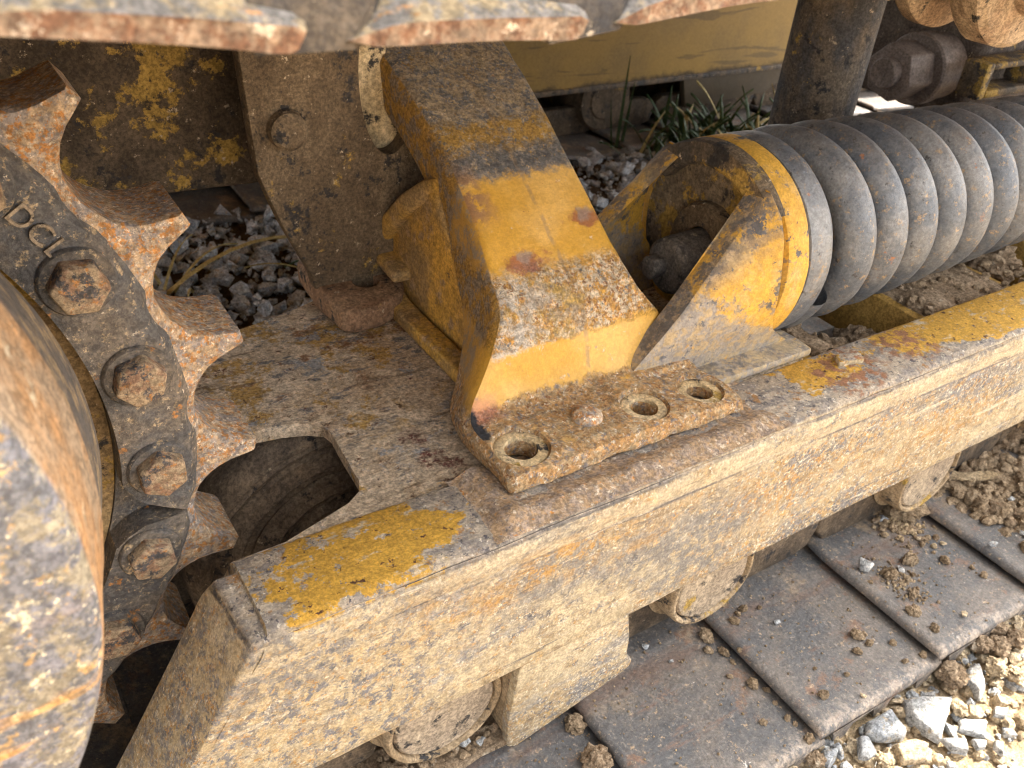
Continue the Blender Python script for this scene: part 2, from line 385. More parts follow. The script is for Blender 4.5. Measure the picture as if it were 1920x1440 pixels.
def mat_shoe():
    m = M('worn_shoe_steel', .55, .0, .5)
    c = m.mix(m.n(9, .40, .62, 9, .68), m.col((.072, .070, .070), .3, 60), m.col((.125, .106, .090), .3, 60))
    c = m.mix(m.n(16, .55, .64, 11, .76), c, m.col((.16, .092, .058), .35, 60))
    c = m.mix(m.mul(m.n(150, .56, .60, 8, .76), .6), c, m.col((.22, .185, .15), .3, 60))
    c = m.mix(m.n(90, .585, .62, 10, .77), c, m.col((.30, .215, .135), .3, 60))
    c = m.mix(m.n(60, .60, .66, 10, .75), c, m.col((.06, .055, .055), .4, 60))
    c = m.mix(m.n(34, .66, .69, 9, .75), c, m.col((.42, .38, .33), .2, 60))
    c = m.mix(m.mul(m.n(20, .58, .66, 9, .72, st=(.25, 1.6, 1)), .8), c, m.col((.14, .085, .06), .35, 60))
    c = m.mix(m.mul(m.n(9, .50, .62, 11, .76), m.mul(m.sm(m.xyz(1), -.09, .08), m.n(70, .40, .52, 9, .75))), c, m.col((.26, .19, .12), .3, 60))
    stk = m.mul(m.band(1, -.01, .03, .012, .03, 8), m.n(30, .42, .58, 10, .75, st=(.3, 1, 1)))
    c = m.mix(m.mul(stk, .7), c, m.col((.12, .072, .05), .35, 60))
    c = m.mix(m.mul(m.inv(m.sm(m.xyz(1), -.205, -.165)), m.n(60, .44, .58, 10, .76)), c, m.col((.27, .215, .165), .3, 60))
    m.bump(m.raw(110, 9, .75), .004, .7)
    m.bump(m.raw(22, 8, .65), .006, .6)
    return m.done(c, m.add(.40, m.mul(m.raw(24, 8, .7), .4)), .32)

def mat_topshoe():
    m = M('rusty_top_shoe', .75, 0, .35)
    z = m.xyz(2)
    c = m.mix(m.n(40, .44, .54, 10, .76), m.col((.31, .235, .135), .3, 60), m.col((.165, .15, .135), .35, 60))
    c = m.mix(m.n(30, .57, .63, 10, .75, st=(.4, 1, 1)), c, m.col((.44, .20, .05), .35, 60))
    side = m.sm(m.mul(m.nz(1), -1), .55, .8)
    b = m.mix(m.n(80, .44, .56, 10, .77), m.col((.17, .082, .042), .35, 60), m.col((.28, .19, .12), .3, 60))
    b = m.mix(m.n(70, .58, .63, 10, .75), b, m.col((.62, .48, .34), .2, 60))
    b = m.mix(m.n(40, .62, .66, 9, .75), b, m.col((.20, .11, .09), .3, 60))
    c = m.mix(side, c, b)
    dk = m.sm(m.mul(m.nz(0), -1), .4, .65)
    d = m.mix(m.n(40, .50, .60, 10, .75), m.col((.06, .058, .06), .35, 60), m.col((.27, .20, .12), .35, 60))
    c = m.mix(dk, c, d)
    m.bump(m.raw(80, 9, .75), .006, .8)
    return m.done(c)

def mat_clay(name, a, b, c3, sc_=30, bump=.01, shade_band=False):
    m = M(name, .95, 0, .1)
    c = m.mix(m.n(sc_, .40, .62, 9, .7), m.col(a, .3, 60), m.col(b, .3, 60))
    c = m.mix(m.n(sc_ * 1.7, .60, .66, 9, .7), c, m.col(c3, .3, 60))
    c = m.mix(m.n(sc_ * 5, .56, .62, 8, .75), c, m.col(tuple(v * .55 for v in a), .3, 60))
    if shade_band: c = m.mix(m.band(1, .3, 2.6, .06, .15, 5), c, m.col((.085, .058, .036), .35, 60))  # ground darkened under the machine: its shade put into the colour
    m.bump(m.raw(sc_ * 3, 9, .75), bump, .9)
    m.bump(m.raw(sc_ * 9, 6, .75), bump * .35, .9)
    return m.done(c)

def mat_rock(name, a, b):
    m = M(name, .85, 0, .25)
    c = m.mix(m.n(24, .40, .60, 10, .74), m.col(a, .2, 60), m.col(b, .2, 60))
    c = m.mix(m.n(50, .55, .62, 10, .75), c, m.col((.40, .32, .22), .2, 60))
    c = m.mix(m.n(120, .56, .60, 9, .76), c, m.col(tuple(v * .55 for v in a), .2, 60))
    m.bump(m.raw(110, 9, .78), .008, .9)
    return m.done(c)

def mat_plain(name, c, rough=.6, var=.3, sc_=40):
    m = M(name, rough)
    m.bump(m.raw(80, 8, .7), .003, .6)
    return m.done(m.col(c, var, sc_))

BEAM = mat_beam(); BRKT = mat_bracket(); WEB = mat_web(); DECK = mat_deck()
PLATE = mat_brown('grimy_plate', .75, (.052, .036, .022), (.10, .072, .046))
LEGP = mat_brown('grimy_leg_plate', .25, (.090, .062, .036), (.150, .108, .065))
WALL = mat_brown('muddy_inner_wall', .0, (.06, .043, .029), (.13, .092, .058))
RING = mat_sprocket('ring'); TOOTH = mat_sprocket('tooth'); BOLT = mat_bolt(); HUB = mat_hub()
SPRING = mat_spring(); CHIP = mat_chipped(); CHIP2 = mat_chipped('chipped_yellow_flange', False)
SHOE = mat_shoe(); TSHOE = mat_topshoe()
def mat_far():
    m = M('scuffed_far_yellow', .55, 0, .35)
    c = m.mix(m.n(3, .40, .62, 6, .6), m.col((.36, .235, .075), .15, 20), m.col((.28, .19, .075), .2, 20))
    c = m.mix(m.mul(m.n(9, .63, .66, 9, .75, st=(.6, 1, 1)), .5), c, m.col((.10, .08, .05), .3, 30))
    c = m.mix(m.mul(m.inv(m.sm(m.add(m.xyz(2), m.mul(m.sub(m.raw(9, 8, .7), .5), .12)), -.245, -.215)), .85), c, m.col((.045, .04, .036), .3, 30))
    c = m.mix(m.mul(m.n(12, .62, .65, 4, .5, st=(.12, 1, 1.2), dist=1.2), .5), c, m.col((.09, .07, .05), .3, 30))
    return m.done(c, None, .15)
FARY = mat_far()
GUNM = mat_brown('gunmetal_grime', .05, (.055, .053, .055), (.14, .105, .07))
NUTM = mat_plain('brown_nut_steel', (.16, .125, .105), .6, .25, 30)
LUG = mat_brown('tan_lug', .1, (.42, .32, .18), (.50, .40, .25))
LETT = mat_brown('dusty_letter', .0, (.20, .16, .12), (.36, .28, .19))
CAPM = mat_brown('dusty_cap', .1, (.26, .20, .14), (.36, .28, .19))
FLANK = mat_brown('dark_flank_steel', .0, (.026, .024, .024), (.10, .072, .045))
ROLR = mat_brown('rusty_roller', .0, (.24, .155, .095), (.36, .265, .17))
DRTY = mat_brown('dirty_old_yellow', .6, (.06, .05, .04), (.14, .10, .06))
FARR = mat_brown('far_roller_grime', .2, (.07, .05, .032), (.13, .09, .055))
SCRP = mat_brown('scraped_mud_wall', .0, (.095, .07, .05), (.20, .145, .095))
YROLL = mat_brown('yellow_roller_dust', .3, (.26, .18, .10), (.36, .27, .17))
MUD = mat_clay('dried_mud', (.25, .175, .11), (.36, .265, .175), (.42, .34, .25), 22, .01)
CLAY = mat_clay('brown_clay', (.31, .22, .135), (.40, .295, .19), (.48, .37, .25), 30, .012)
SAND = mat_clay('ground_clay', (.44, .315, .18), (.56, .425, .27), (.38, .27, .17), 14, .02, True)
ROCKG = mat_rock('grey_crushed_rock', (.30, .31, .32), (.44, .44, .43))
ROCKP = mat_rock('pale_crushed_rock', (.36, .36, .35), (.50, .48, .45))
CRUST = mat_clay('pale_clay_crust', (.46, .35, .22), (.58, .46, .31), (.52, .45, .36), 24, .012)
ROCKD = mat_rock('dark_gravel', (.30, .32, .35), (.56, .58, .61))
GREEN = mat_plain('green_leaf', (.032, .060, .016), .6, .4, 30)
STRAW = mat_plain('dry_stalk', (.36, .29, .12), .7, .3, 30)
YSTRAP = mat_plain('ochre_paint', (.34, .20, .05), .55, .2, 30)
BODYM = mat_plain('machine_body_paint', (.45, .27, .06), .5, .1, 5)
BLACKM = mat_plain('black_steel', (.05, .045, .04), .7, .3, 30)  # plain near-black, for the disc closing the foot hole

# ------------------------------------------------------------------ mesh kit
BASE = Vector((.3, .29, -.47)) * S
def new_obj(name, me, parent=None, mat=None):
    o = bpy.data.objects.new(name, me); sc.collection.objects.link(o)
    if mat and me is not None and len(me.materials) == 0: me.materials.append(mat)
    if parent is not None: attach(o, parent)
    return o
WORLD = {}
def attach(o, p):
    # parents here are never rotated, so only their world position matters
    o.parent = p
    o.matrix_parent_inverse = Matrix.Translation(-WORLD.get(p.name, Vector((0, 0, 0))))
def empty(name, loc):
    o = bpy.data.objects.new(name, None); sc.collection.objects.link(o)
    o.location = loc; o.empty_display_size = .05
    WORLD[o.name] = Vector(loc); return o
def mesh(name, V, F, mat, parent=None, smooth=True, angle=40):
    me = bpy.data.meshes.new(name)
    me.from_pydata([tuple(c * S for c in v) for v in V], [], F)
    me.update()
    return finish(name, me, mat, parent, smooth, angle)
def finish(name, me, mat, parent=None, smooth=True, angle=40):
    if smooth:
        me.polygons.foreach_set('use_smooth', [True] * len(me.polygons))
        me.set_sharp_from_angle(angle=R(angle))
    return new_obj(name, me, parent, mat)
def bm_obj(name, bm, mat, parent=None, bevel=0, seg=2, smooth=True, angle=40, rough=0, rsc=20):
    bmesh.ops.recalc_face_normals(bm, faces=bm.faces)
    if bevel:
        ed = [e for e in bm.edges if len(e.link_faces) == 2 and e.calc_face_angle(0) > R(25)]
        bmesh.ops.bevel(bm, geom=ed, offset=bevel, segments=seg, profile=.5, affect='EDGES', clamp_overlap=True)
    if rough:
        bm.normal_update()
        for v in bm.verts:
            v.co += v.normal * rough * fbm(v.co, rsc)
    for v in bm.verts: v.co *= S
    me = bpy.data.meshes.new(name); bm.to_mesh(me); bm.free()
    return finish(name, me, mat, parent, smooth, angle)
def fbm(p, sc_, oc=4):
    return noise.fractal(Vector(p) * sc_, .8, 2.1, oc)
def box(bm, x0, x1, y0, y1, z0, z1):
    vs_ = [bm.verts.new(p) for p in ((x0, y0, z0), (x1, y0, z0), (x1, y1, z0), (x0, y1, z0), (x0, y0, z1), (x1, y0, z1), (x1, y1, z1), (x0, y1, z1))]
    for f in ((3, 2, 1, 0), (4, 5, 6, 7), (0, 1, 5, 4), (1, 2, 6, 5), (2, 3, 7, 6), (3, 0, 4, 7)): bm.faces.new([vs_[i] for i in f])
def prism(bm, poly, axis, a, b):
    """poly: 2-D outline in the two other axes (xy for z, xz for y, yz for x)"""
    def P(p, h):
        return (h, p[0], p[1]) if axis == 'x' else (p[0], h, p[1]) if axis == 'y' else (p[0], p[1], h)
    A = [bm.verts.new(P(p, a)) for p in poly]; B = [bm.verts.new(P(p, b)) for p in poly]
    n = len(poly)
    bm.faces.new(A[::-1]); bm.faces.new(B)
    for i in range(n): bm.faces.new((A[i], A[(i + 1) % n], B[(i + 1) % n], B[i]))
def cyl(bm, c, axis, r, h0, h1, n=32, r2=None, rot=0):
    r2 = r if r2 is None else r2
    A, B = [], []
    for i in range(n):
        t = 2 * math.pi * i / n + rot; u, v = math.cos(t), math.sin(t)
        for L, h, q in ((A, h0, r), (B, h1, r2)):
            p = {'x': (h, c[1] + q * u, c[2] + q * v), 'y': (c[0] + q * u, h, c[2] + q * v), 'z': (c[0] + q * u, c[1] + q * v, h)}[axis]
            L.append(bm.verts.new(p))
    bm.faces.new(A[::-1]); bm.faces.new(B)
    for i in range(n): bm.faces.new((A[i], A[(i + 1) % n], B[(i + 1) % n], B[i]))
def lathe(prof, axis, c, n=64, a0=0, a1=360):
    """prof: list of (radius, height along axis) ; returns verts, faces"""
    V, F = [], []; closed = (a1 - a0) >= 360; m = n if closed else n + 1
    for i in range(m):
        t = R(a0 + (a1 - a0) * i / n); u, v = math.cos(t), math.sin(t)
        for r, h in prof:
            V.append({'x': (h, c[1] + r * u, c[2] + r * v), 'y': (c[0] + r * u, h, c[2] + r * v), 'z': (c[0] + r * u, c[1] + r * v, h)}[axis])
    k = len(prof)
    for i in range(n):
        j = (i + 1) % m
        for q in range(k - 1):
            f = (i * k + q, j * k + q, j * k + q + 1, i * k + q + 1)
            F.append(f)
    return V, F
def lathe_obj(name, prof, axis, c, mat, parent=None, n=64, angle=35, rough=0, rsc=15):
    V, F = lathe(prof, axis, c, n)
    bm = bmesh.new(); vv = [bm.verts.new(v) for v in V]
    for f in F: bm.faces.new([vv[i] for i in f])
    bmesh.ops.remove_doubles(bm, verts=bm.verts, dist=1e-6)
    bmesh.ops.dissolve_degenerate(bm, edges=bm.edges, dist=1e-7)
    return bm_obj(name, bm, mat, parent, angle=angle, rough=rough, rsc=rsc)
def boolean(o, cutter):
    md = o.modifiers.new('cut', 'BOOLEAN'); md.object = cutter; md.operation = 'DIFFERENCE'; md.solver = 'EXACT'
    dg = bpy.context.evaluated_depsgraph_get(); dg.update()
    me = bpy.data.meshes.new_from_object(o.evaluated_get(dg))
    o.modifiers.clear(); old = o.data; o.data = me
    me.polygons.foreach_set('use_smooth', [True] * len(me.polygons)); me.set_sharp_from_angle(angle=R(35))
    bpy.data.objects.remove(cutter)
def place(src, name, parent, delta=(0, 0, 0), rot=None):
    o = src.copy(); o.name = name; sc.collection.objects.link(o)
    attach(o, parent); o.location = Vector(src.location) + Vector(delta) * S
    if rot: o.rotation_euler = rot
    return o
def dense_poly_plate(bm, poly, z0, z1, step):
    """horizontal plate with a dense top, outline poly (xy)"""
    prism(bm, poly, 'z', z0, z1)

# ================================================================== SETTING
GZ = -.475
def ground_h(x, y):
    d = math.hypot(x - 1.0, y + .1)
    h = .012 * fbm((x, y, 0), 6) + .006 * fbm((x, y, 3), 22)
    if y < -.19: h += -.012
    return GZ + (h if d < 5 else 0)
def build_ground():
    xs = np.concatenate([[-90, -30, -10, -4, -2.2], np.arange(-1.4, 3.8, .03), [4.4, 6, 12, 40, 90]])
    ys = np.concatenate([[-90, -30, -10, -4, -2], np.arange(-1.1, 2.9, .03), [3.5, 5, 10, 40, 90]])
    V = [(x, y, ground_h(x, y)) for y in ys for x in xs]
    n = len(xs)
    F = [(j * n + i, j * n + i + 1, (j + 1) * n + i + 1, (j + 1) * n + i) for j in range(len(ys) - 1) for i in range(n - 1)]
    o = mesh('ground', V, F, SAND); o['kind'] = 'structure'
build_ground()

# ================================================================== EXCAVATOR
EX = empty('excavator', BASE)
EX['label'] = 'weathered yellow crawler excavator undercarriage with toothed sprocket, coil spring and bolted bracket'
EX['category'] = 'excavator'
def part(o, label=None):
    WORLD[o.name] = Vector(o.location)
    if label: o['label'] = label
    return o

# ---------------- track frame : front beam with slanted end
def beam_x0(z): return -.301 + .56 * z * 1.0
def build_beam(parent):
    sec = [(.115, -.250), (.115, -.004), (.108, 0), (.06, .0005), (.018, 0), (.008, -.003), (.0045, -.0075), (.0055, -.0105), (.0015, -.014), (-.001, -.022), (0, -.040), (.0012, -.044), (.0005, -.048)]
    sec += [(0, -.052 - .19 * k / 9) for k in range(10)] + [(.003, -.247), (.010, -.250)]
    def xs_of(z):
        return beam_x0(min(z, 0))
    us = np.concatenate([np.linspace(0, 1.6, 90), np.linspace(1.7, 3.2, 12)])
    V, F = [], []; n = len(sec)
    for u in us:
        for (y, z) in sec:
            x = -.301 + u + .56 * z * max(0, 1 - u / .35)
            V.append((x, y + .0016 * fbm((x, y, z), 9) + .0007 * fbm((x, z, y), 40), z + .001 * fbm((x, y, z + 4), 9) * (1 if z < -.01 else 1)))
    for i in range(len(us) - 1):
        for q in range(n):
            r = (q + 1) % n
            F.append((i * n + q, i * n + r, (i + 1) * n + r, (i + 1) * n + q)[::-1])
    F.append(tuple(range(n))[::-1]); F.append(tuple((len(us) - 1) * n + q for q in range(n)))
    bm = bmesh.new(); vv = [bm.verts.new(v) for v in V]
    for f in F: bm.faces.new([vv[i] for i in f])
    return bm_obj('track_frame', bm, BEAM, parent, angle=50)
FRAME = part(build_beam(EX), 'caked cream and ochre side beam with yellow paint left on top')

# end plate closing the beam (slanted), 3 mm proud
bm = bmesh.new()
def endp(dx):
    return [(-.301 + .56 * z - dx + (-.010 if y > .05 else 0), y, z) for (y, z) in ((.001, -.006), (.1, -.002), (.108, -.03), (.108, -.253), (.001, -.253))]
A = [bm.verts.new(p) for p in endp(.014)]; B = [bm.verts.new(p) for p in endp(-.022)]
bm.faces.new(A); bm.faces.new(B[::-1])
for i in range(5): bm.faces.new((A[i], A[(i + 1) % 5], B[(i + 1) % 5], B[i]))
bmesh.ops.subdivide_edges(bm, edges=bm.edges, cuts=3, use_grid_fill=True)
bm_obj('end_plate', bm, BEAM, FRAME, bevel=.004, rough=.0015, rsc=18)

# deck plate with the sprocket cut-out
cut = [(-.302, .1165), (-.243, .118), (-.20, .130), (-.158, .143), (-.138, .158), (-.131, .175), (-.128, .23), (-.124, .275), (-.128, .29), (-.145, .302), (-.175, .312), (-.212, .317), (-.26, .316), (-.32, .306), (-.42, .296), (-.52, .30), (-.58, .34), (-.58, .50), (-.4, .53), (-.25, .545), (-.156, .552), (-.08, .572), (-.01, .59), (.1, .60), (.35, .60), (.575, .60), (.585, .59), (.585, .125), (.575, .1165), (.3, .1165), (0, .1165), (-.12, .1165)]
bm = bmesh.new(); prism(bm, cut, 'z', -.024, -.005)
bmesh.ops.triangulate(bm, faces=[f for f in bm.faces if len(f.verts) > 4])
bmesh.ops.subdivide_edges(bm, edges=[e for e in bm.edges if e.calc_length() > .05], cuts=3, use_grid_fill=False)
bmesh.ops.triangulate(bm, faces=bm.faces)
for v in bm.verts:
    if v.co.z > -.01: v.co.z += .004 * fbm(v.co, 9) * min(1, (v.co.y - .116) / .05)
bm_obj('deck_plate', bm, DECK, FRAME, angle=60)
# walls below the deck
bm = bmesh.new(); prism(bm, [(-.62, -.34), (-.05, -.34), (-.05, -.03), (-.62, -.03)], 'y', .40, .415)
bm_obj('frame_wall', bm, WALL, FRAME)
prof = [(0, .306)]
for k_ in range(46):
    r_ = .02 + .195 * k_ / 45
    prof.append((r_, .306 + .55 * max(0, r_ - .10) ** 1.6 + .0055 * math.sin(r_ * 150) + .0025 * math.sin(r_ * 420)))
prof += [(.219, .345), (.220, .46)]
lathe_obj('roller_drum', prof, 'y', (-.098, 0, -.250), SCRP, FRAME, 96, rough=.003, rsc=22)
bm = bmesh.new(); prism(bm, [(.135, -.33), (.30, -.33), (.30, -.026), (.135, -.026)], 'x', -.085, -.07)
bm_obj('bulkhead', bm, WALL, FRAME)
# far side beam of the same frame
bm = bmesh.new(); box(bm, -.5, 2.9, .48, .585, -.25, -.028); bm_obj('side_beam', bm, WALL, FRAME, bevel=.006)

# weld pad under the bracket foot
def weld_pad():
    V, F = [], []
    nx, ny = 110, 16
    for i in range(nx + 1):
        x = -.045 + .475 * i / nx
        for j in range(ny + 1):
            t = j / ny
            y = -.0005 + .118 * t
            e = min(i, nx - i) / 9; e = min(1, e)
            h = (.0022 + .0075 * max(0, 1 - abs(t - .24) / .20)) * e * min(1, t * 6) + .002 * fbm((x, y, 1), 55) * e + .002 * fbm((x, y, 1), 18) * e
            if x < .02: h += .009 * math.exp(-((x + .012) / .018) ** 2) * (1 if t > .2 else t * 5)
            yy = y + .006 * fbm((x, 0, 5), 14) * (1 - t)
            V.append((x, max(yy, .003), -.0015 + max(h, 0)))
    for i in range(nx):
        for j in range(ny):
            k = i * (ny + 1) + j; F.append((k, k + ny + 1, k + ny + 2, k + 1))
    m = M('rusty_weld', .85, 0, .25)
    c = m.mix(m.n(60, .44, .56, 10, .77), m.col((.38, .25, .14), .3, 60), m.col((.30, .225, .17), .3, 60))
    c = m.mix(m.n(110, .56, .60, 10, .77), c, m.col((.56, .46, .34), .2, 60))
    c = m.mix(m.n(36, .58, .63, 10, .75), c, m.col((.17, .15, .15), .35, 60))
    c = m.mix(m.n(80, .60, .64, 9, .75), c, m.col((.46, .20, .05), .3, 60))
    m.bump(m.raw(90, 9, .75), .007, .9)
    return mesh('weld_pad', V, F, m.done(c), FRAME)
weld_pad()
# small steel tab on the strip
bm = bmesh.new(); prism(bm, [(.60, .072), (.645, .062), (.655, .083), (.612, .093)], 'z', -.002, .009)
bm_obj('weld_tab', bm, BEAM, FRAME, bevel=.003, rough=.002, rsc=30)

# roller guard below the beam
gp = [(.188, -.246), (.1995, -.30), (.203, -.345), (.2165, -.362), (.214, -.374), (.198, -.383), (.11, -.405), (.018, -.427), (.004, -.418), (-.001, -.36), (.004, -.30), (.008, -.246)]
bm = bmesh.new(); prism(bm, gp, 'y', .0016, .018)
GUARD = bm_obj('roller_guard', bm, BEAM, FRAME, bevel=.003)
bm = bmesh.new(); prism(bm, [(.0165, -.252), (.075, -.252), (.075, -.40), (.0165, -.405)], 'x', .004, .018)
bm_obj('guard_rib', bm, YROLL, FRAME, bevel=.002)
bm = bmesh.new(); prism(bm, [(-.26, .002), (.012, .012), (.012, .09), (-.26, .09)], 'z', -.428, -.412)
bmesh.ops.subdivide_edges(bm, edges=bm.edges, cuts=5, use_grid_fill=True)
bm_obj('guard_ledge', bm, MUD, FRAME, rough=.006, rsc=16)

# cross plates with mud inside the frame, beneath the spring
for k, (x0, x1, y0, y1, z) in enumerate(((.60, .665, .118, .40, -.020), (.905, 1.19, .118, .42, -.032), (1.42, 1.66, .118, .42, -.035))):
    bm = bmesh.new(); box(bm, x0, x1, y0, y1, z - .10, z)
    CP = bm_obj('cross_plate', bm, YSTRAP, FRAME, bevel=.004)
    V, F = [], []
    nx, ny = 30, 30
    for i in range(nx + 1):
        for j in range(ny + 1):
            x = x0 + .014 + (x1 - x0 - .02) * i / nx; y = y0 + (y1 - y0) * j / ny
            e = min(1, min(i, nx - i) / 4)
            V.append((x, y, z - .002 + e * (.014 + .010 * fbm((x, y, k), 14))))
    for i in range(nx):
        for j in range(ny):
            q = i * (ny + 1) + j; F.append((q, q + ny + 1, q + ny + 2, q + 1))
    mesh('mud_cake', V, F, MUD, FRAME)

# ---------------- support bracket (leg casting with foot)
def build_bracket(parent):
    st = [((.0540, .0085), (.058, .0070), .006, .382), ((.0545, .022), (.074, .0070), .004, .384), ((.059, .030), (.080, .0070), .005, .385), ((.074, .0345), (.09, .006), .006, .386),
          ((.110, .0345), (.12, .005), .004, .386), ((.140, .0342), (.15, .003), .003, .378), ((.160, .0345), (.18, .0005), .006, .370), ((.172, .0375), (.205, .0005), .011, .367),
          ((.181, .048), (.230, .0005), .019, .366), ((.187, .062), (.25, .002), .030, .362), ((.195, .086), (.268, .018), .048, .347), ((.204, .109), (.284, .042), .063, .328),
          ((.216, .131), (.30, .068), .077, .310), ((.232, .148), (.318, .09), .085, .303), ((.252, .162), (.334, .108), .089, .300), ((.275, .177), (.35, .122), .092, .299),
          ((.310, .202), (.375, .145), .098, .298), ((.345, .227), (.405, .169), .103, .298), ((.400, .262), (.455, .205), .107, .298), ((.456, .297), (.51, .240), .106, .300),
          ((.515, .328), (.568, .272), .101, .303), ((.573, .358), (.625, .303), .097, .305), ((.66, .405), (.71, .35), .092, .307), ((.80, .48), (.85, .42), .09, .31)]
    # smooth the stations into a flowing casting
    arr = np.array([[f[0], f[1], b[0], b[1], l, r] for f, b, l, r in st])
    for _ in range(2):
        q = [arr[0], arr[1]]
        for i in range(1, len(arr) - 1):
            q += [arr[i] * .75 + arr[i + 1] * .25, arr[i] * .25 + arr[i + 1] * .75] if i > 3 else [arr[i + 1] * .6 + arr[i] * .4, arr[i + 1]]
        q.append(arr[-1]); arr = np.array(q)
    pts = [(v[:2], v[2:4], v[4], v[5]) for v in arr]
    NX = 48
    V, F = [], []; loops = []
    for si, (f, b, xl, xr) in enumerate(pts):
        d = b - f; L = np.linalg.norm(d); d = d / max(L, 1e-6)
        rr = min(.014, L * .3)
        loop = []
        for i in range(NX + 1):
            t = i / NX; x = xl + (xr - xl) * t
            e = min(x - xl, xr - x); off = 0
            if e < rr: off = rr - math.sqrt(max(0, rr * rr - (rr - e) ** 2))
            p = f + d * off
            amp = .0016 if f[1] > .04 else .0012
            pit = 1.0 if (.2 < f[0] < .27 or f[0] > .40 or f[1] < .045) else .35
            q = .0022 * fbm((x, p[0], p[1]), 26) * pit + amp * fbm((x, p[0], p[1]), 9)
            q += -.0022 * (1 / (1 + math.exp((x - .206) / .0016))) + .0011
            p = p - d * q
            loop.append((x, p[0], p[1]))
        for i in range(9):
            t = i / 8; x = xr - rr * .3 - (xr - xl - rr * .6) * t
            loop.append((x, b[0], b[1]))
        loops.append(loop)
    n = len(loops[0])
    for l in loops: V += l
    for i in range(len(loops) - 1):
        for q in range(n):
            r = (q + 1) % n
            F.append((i * n + q, i * n + r, (i + 1) * n + r, (i + 1) * n + q))
    F.append(tuple(range(n))[::-1]); F.append(tuple((len(loops) - 1) * n + q for q in range(n)))
    bm = bmesh.new(); vv = [bm.verts.new(v) for v in V]
    for f in F: bm.faces.new([vv[i] for i in f])
    # uneven torn lower lip of the foot
    for v in bm.verts:
        if v.co.z < .02 and v.co.y < .10:
            v.co.y += .0045 * fbm((v.co.x, 0, 0), 22) + .0022 * fbm((v.co.x, 0, 0), 80); v.co.z += .0018 * fbm((v.co.x, 3, 0), 45)
        if v.co.y < .15: v.co.z -= .010 * max(0, (v.co.x - .22) / .17) * (v.co.z / .034 if v.co.z > 0 else 0)
    return bm_obj('support_bracket', bm, BRKT, parent, angle=60)
BR = part(build_bracket(EX), 'leaning leg casting with chipped yellow paint and a three hole foot')
HOLES = [(.046, .100, .0190, .0365), (.237, .099, .0172, .0340), (.336, .098, .0168, .0335)]
bm = bmesh.new()
for (hx, hy, r, ro) in HOLES:
    prof = [(0, -.022), (r * .97, -.022), (r, .010), (r + .001, .024), (r + .003, .0265), (ro - .004, .0275), (ro, .033), (ro + .003, .06), (0, .06)]
    if hx > .2: prof = [(a, h - .010 * max(0, (hx - .22) / .17) if h > .005 and h < .05 else h) for a, h in prof]
    V, F = lathe(prof, 'z', (hx, hy, 0), 48)
    vv = [bm.verts.new(v) for v in V]
    for f in F:
        bm.faces.new([vv[i] for i in f])
bmesh.ops.remove_doubles(bm, verts=bm.verts, dist=1e-6)
bmesh.ops.dissolve_degenerate(bm, edges=bm.edges, dist=1e-7)
boolean(BR, bm_obj('cutter', bm, BRKT))
# hole seats: dusty rings inside the counterbores
SEAT = mat_brown('dusty_seat', .2, (.46, .33, .17), (.54, .41, .24))
for (hx, hy, r, ro) in HOLES:
    dz = -.010 * max(0, (hx - .22) / .17)
    lathe_obj('bolt_hole_seat', [(r + .0015, .024 + dz), (r + .002, .0298 + dz), (ro - .006, .0302 + dz), (ro - .002, .0285 + dz), (ro - .001, .0272 + dz)], 'z', (hx, hy, 0), SEAT, BR, 48, rough=.0006, rsc=40)
lathe_obj('weld_boss', [(0, .0425), (.010, .042), (.017, .0398), (.0205, .036), (.0215, .030)], 'z', (.153, .112, 0), TOOTH, BR, 32, rough=.0015, rsc=60)
# web behind the leg
wp = [(.26, -.001), (.285, .05), (.33, .115), (.385, .165), (.43, .215), (.46, .215), (.505, .185), (.55, .138), (.58, .105), (.600, .075), (.605, .045), (.565, .018), (.54, .002), (.50, -.001)]
bm = bmesh.new(); prism(bm, wp, 'x', .103, .20)
bm_obj('web', bm, WEB, BR, bevel=.008, seg=3, rough=.0015, rsc=14)
def ribbon(name, path, x0, x1, th, mat, parent):
    """flange following a yz path, from x0 to x1"""
    bm = bmesh.new(); n = len(path); up, lo = [], []
    for i, (y, z) in enumerate(path):
        a = np.array(path[max(0, i - 1)]); b = np.array(path[min(n - 1, i + 1)]); t = (b - a) / np.linalg.norm(b - a); nn = np.array((-t[1], t[0]))
        up.append((y, z)); lo.append((y + nn[0] * th, z + nn[1] * th))
    prism(bm, up + lo[::-1], 'x', x0, x1)
    return bm_obj(name, bm, mat, parent, bevel=.0075, seg=3, rough=.0015, rsc=20)
def rib():
    path = [(.6075, .036, .080), (.6050, .075, .080), (.583, .108, .081), (.553, .141, .083), (.508, .188, .088), (.465, .222, .098), (.425, .243, .110), (.395, .250, .120)]
    bm = bmesh.new(); rows = []
    for i, (y, z, x0) in enumerate(path):
        a = np.array(path[max(0, i - 1)][:2]); b = np.array(path[min(len(path) - 1, i + 1)][:2]); t = (b - a) / np.linalg.norm(b - a); nn = np.array((-t[1], t[0]))
        q = (y + nn[0] * .030, z + nn[1] * .030)
        rows.append([bm.verts.new(p) for p in ((x0, y, z), (.20, y, z), (.20, *q), (x0 + .004, *q))])
    for p, q in zip(rows, rows[1:]):
        for i in range(4): bm.faces.new((p[i], p[(i + 1) % 4], q[(i + 1) % 4], q[i]))
    bm.faces.new(rows[0]); bm.faces.new(rows[-1])
    return bm_obj('web_flange', bm, WEB, BR, bevel=.008, seg=3, rough=.0015, rsc=18)
rib()
ribbon('web_shelf', [(.50, .045), (.53, .050), (.57, .053), (.605, .054)], .074, .12, .020, WEB, BR)
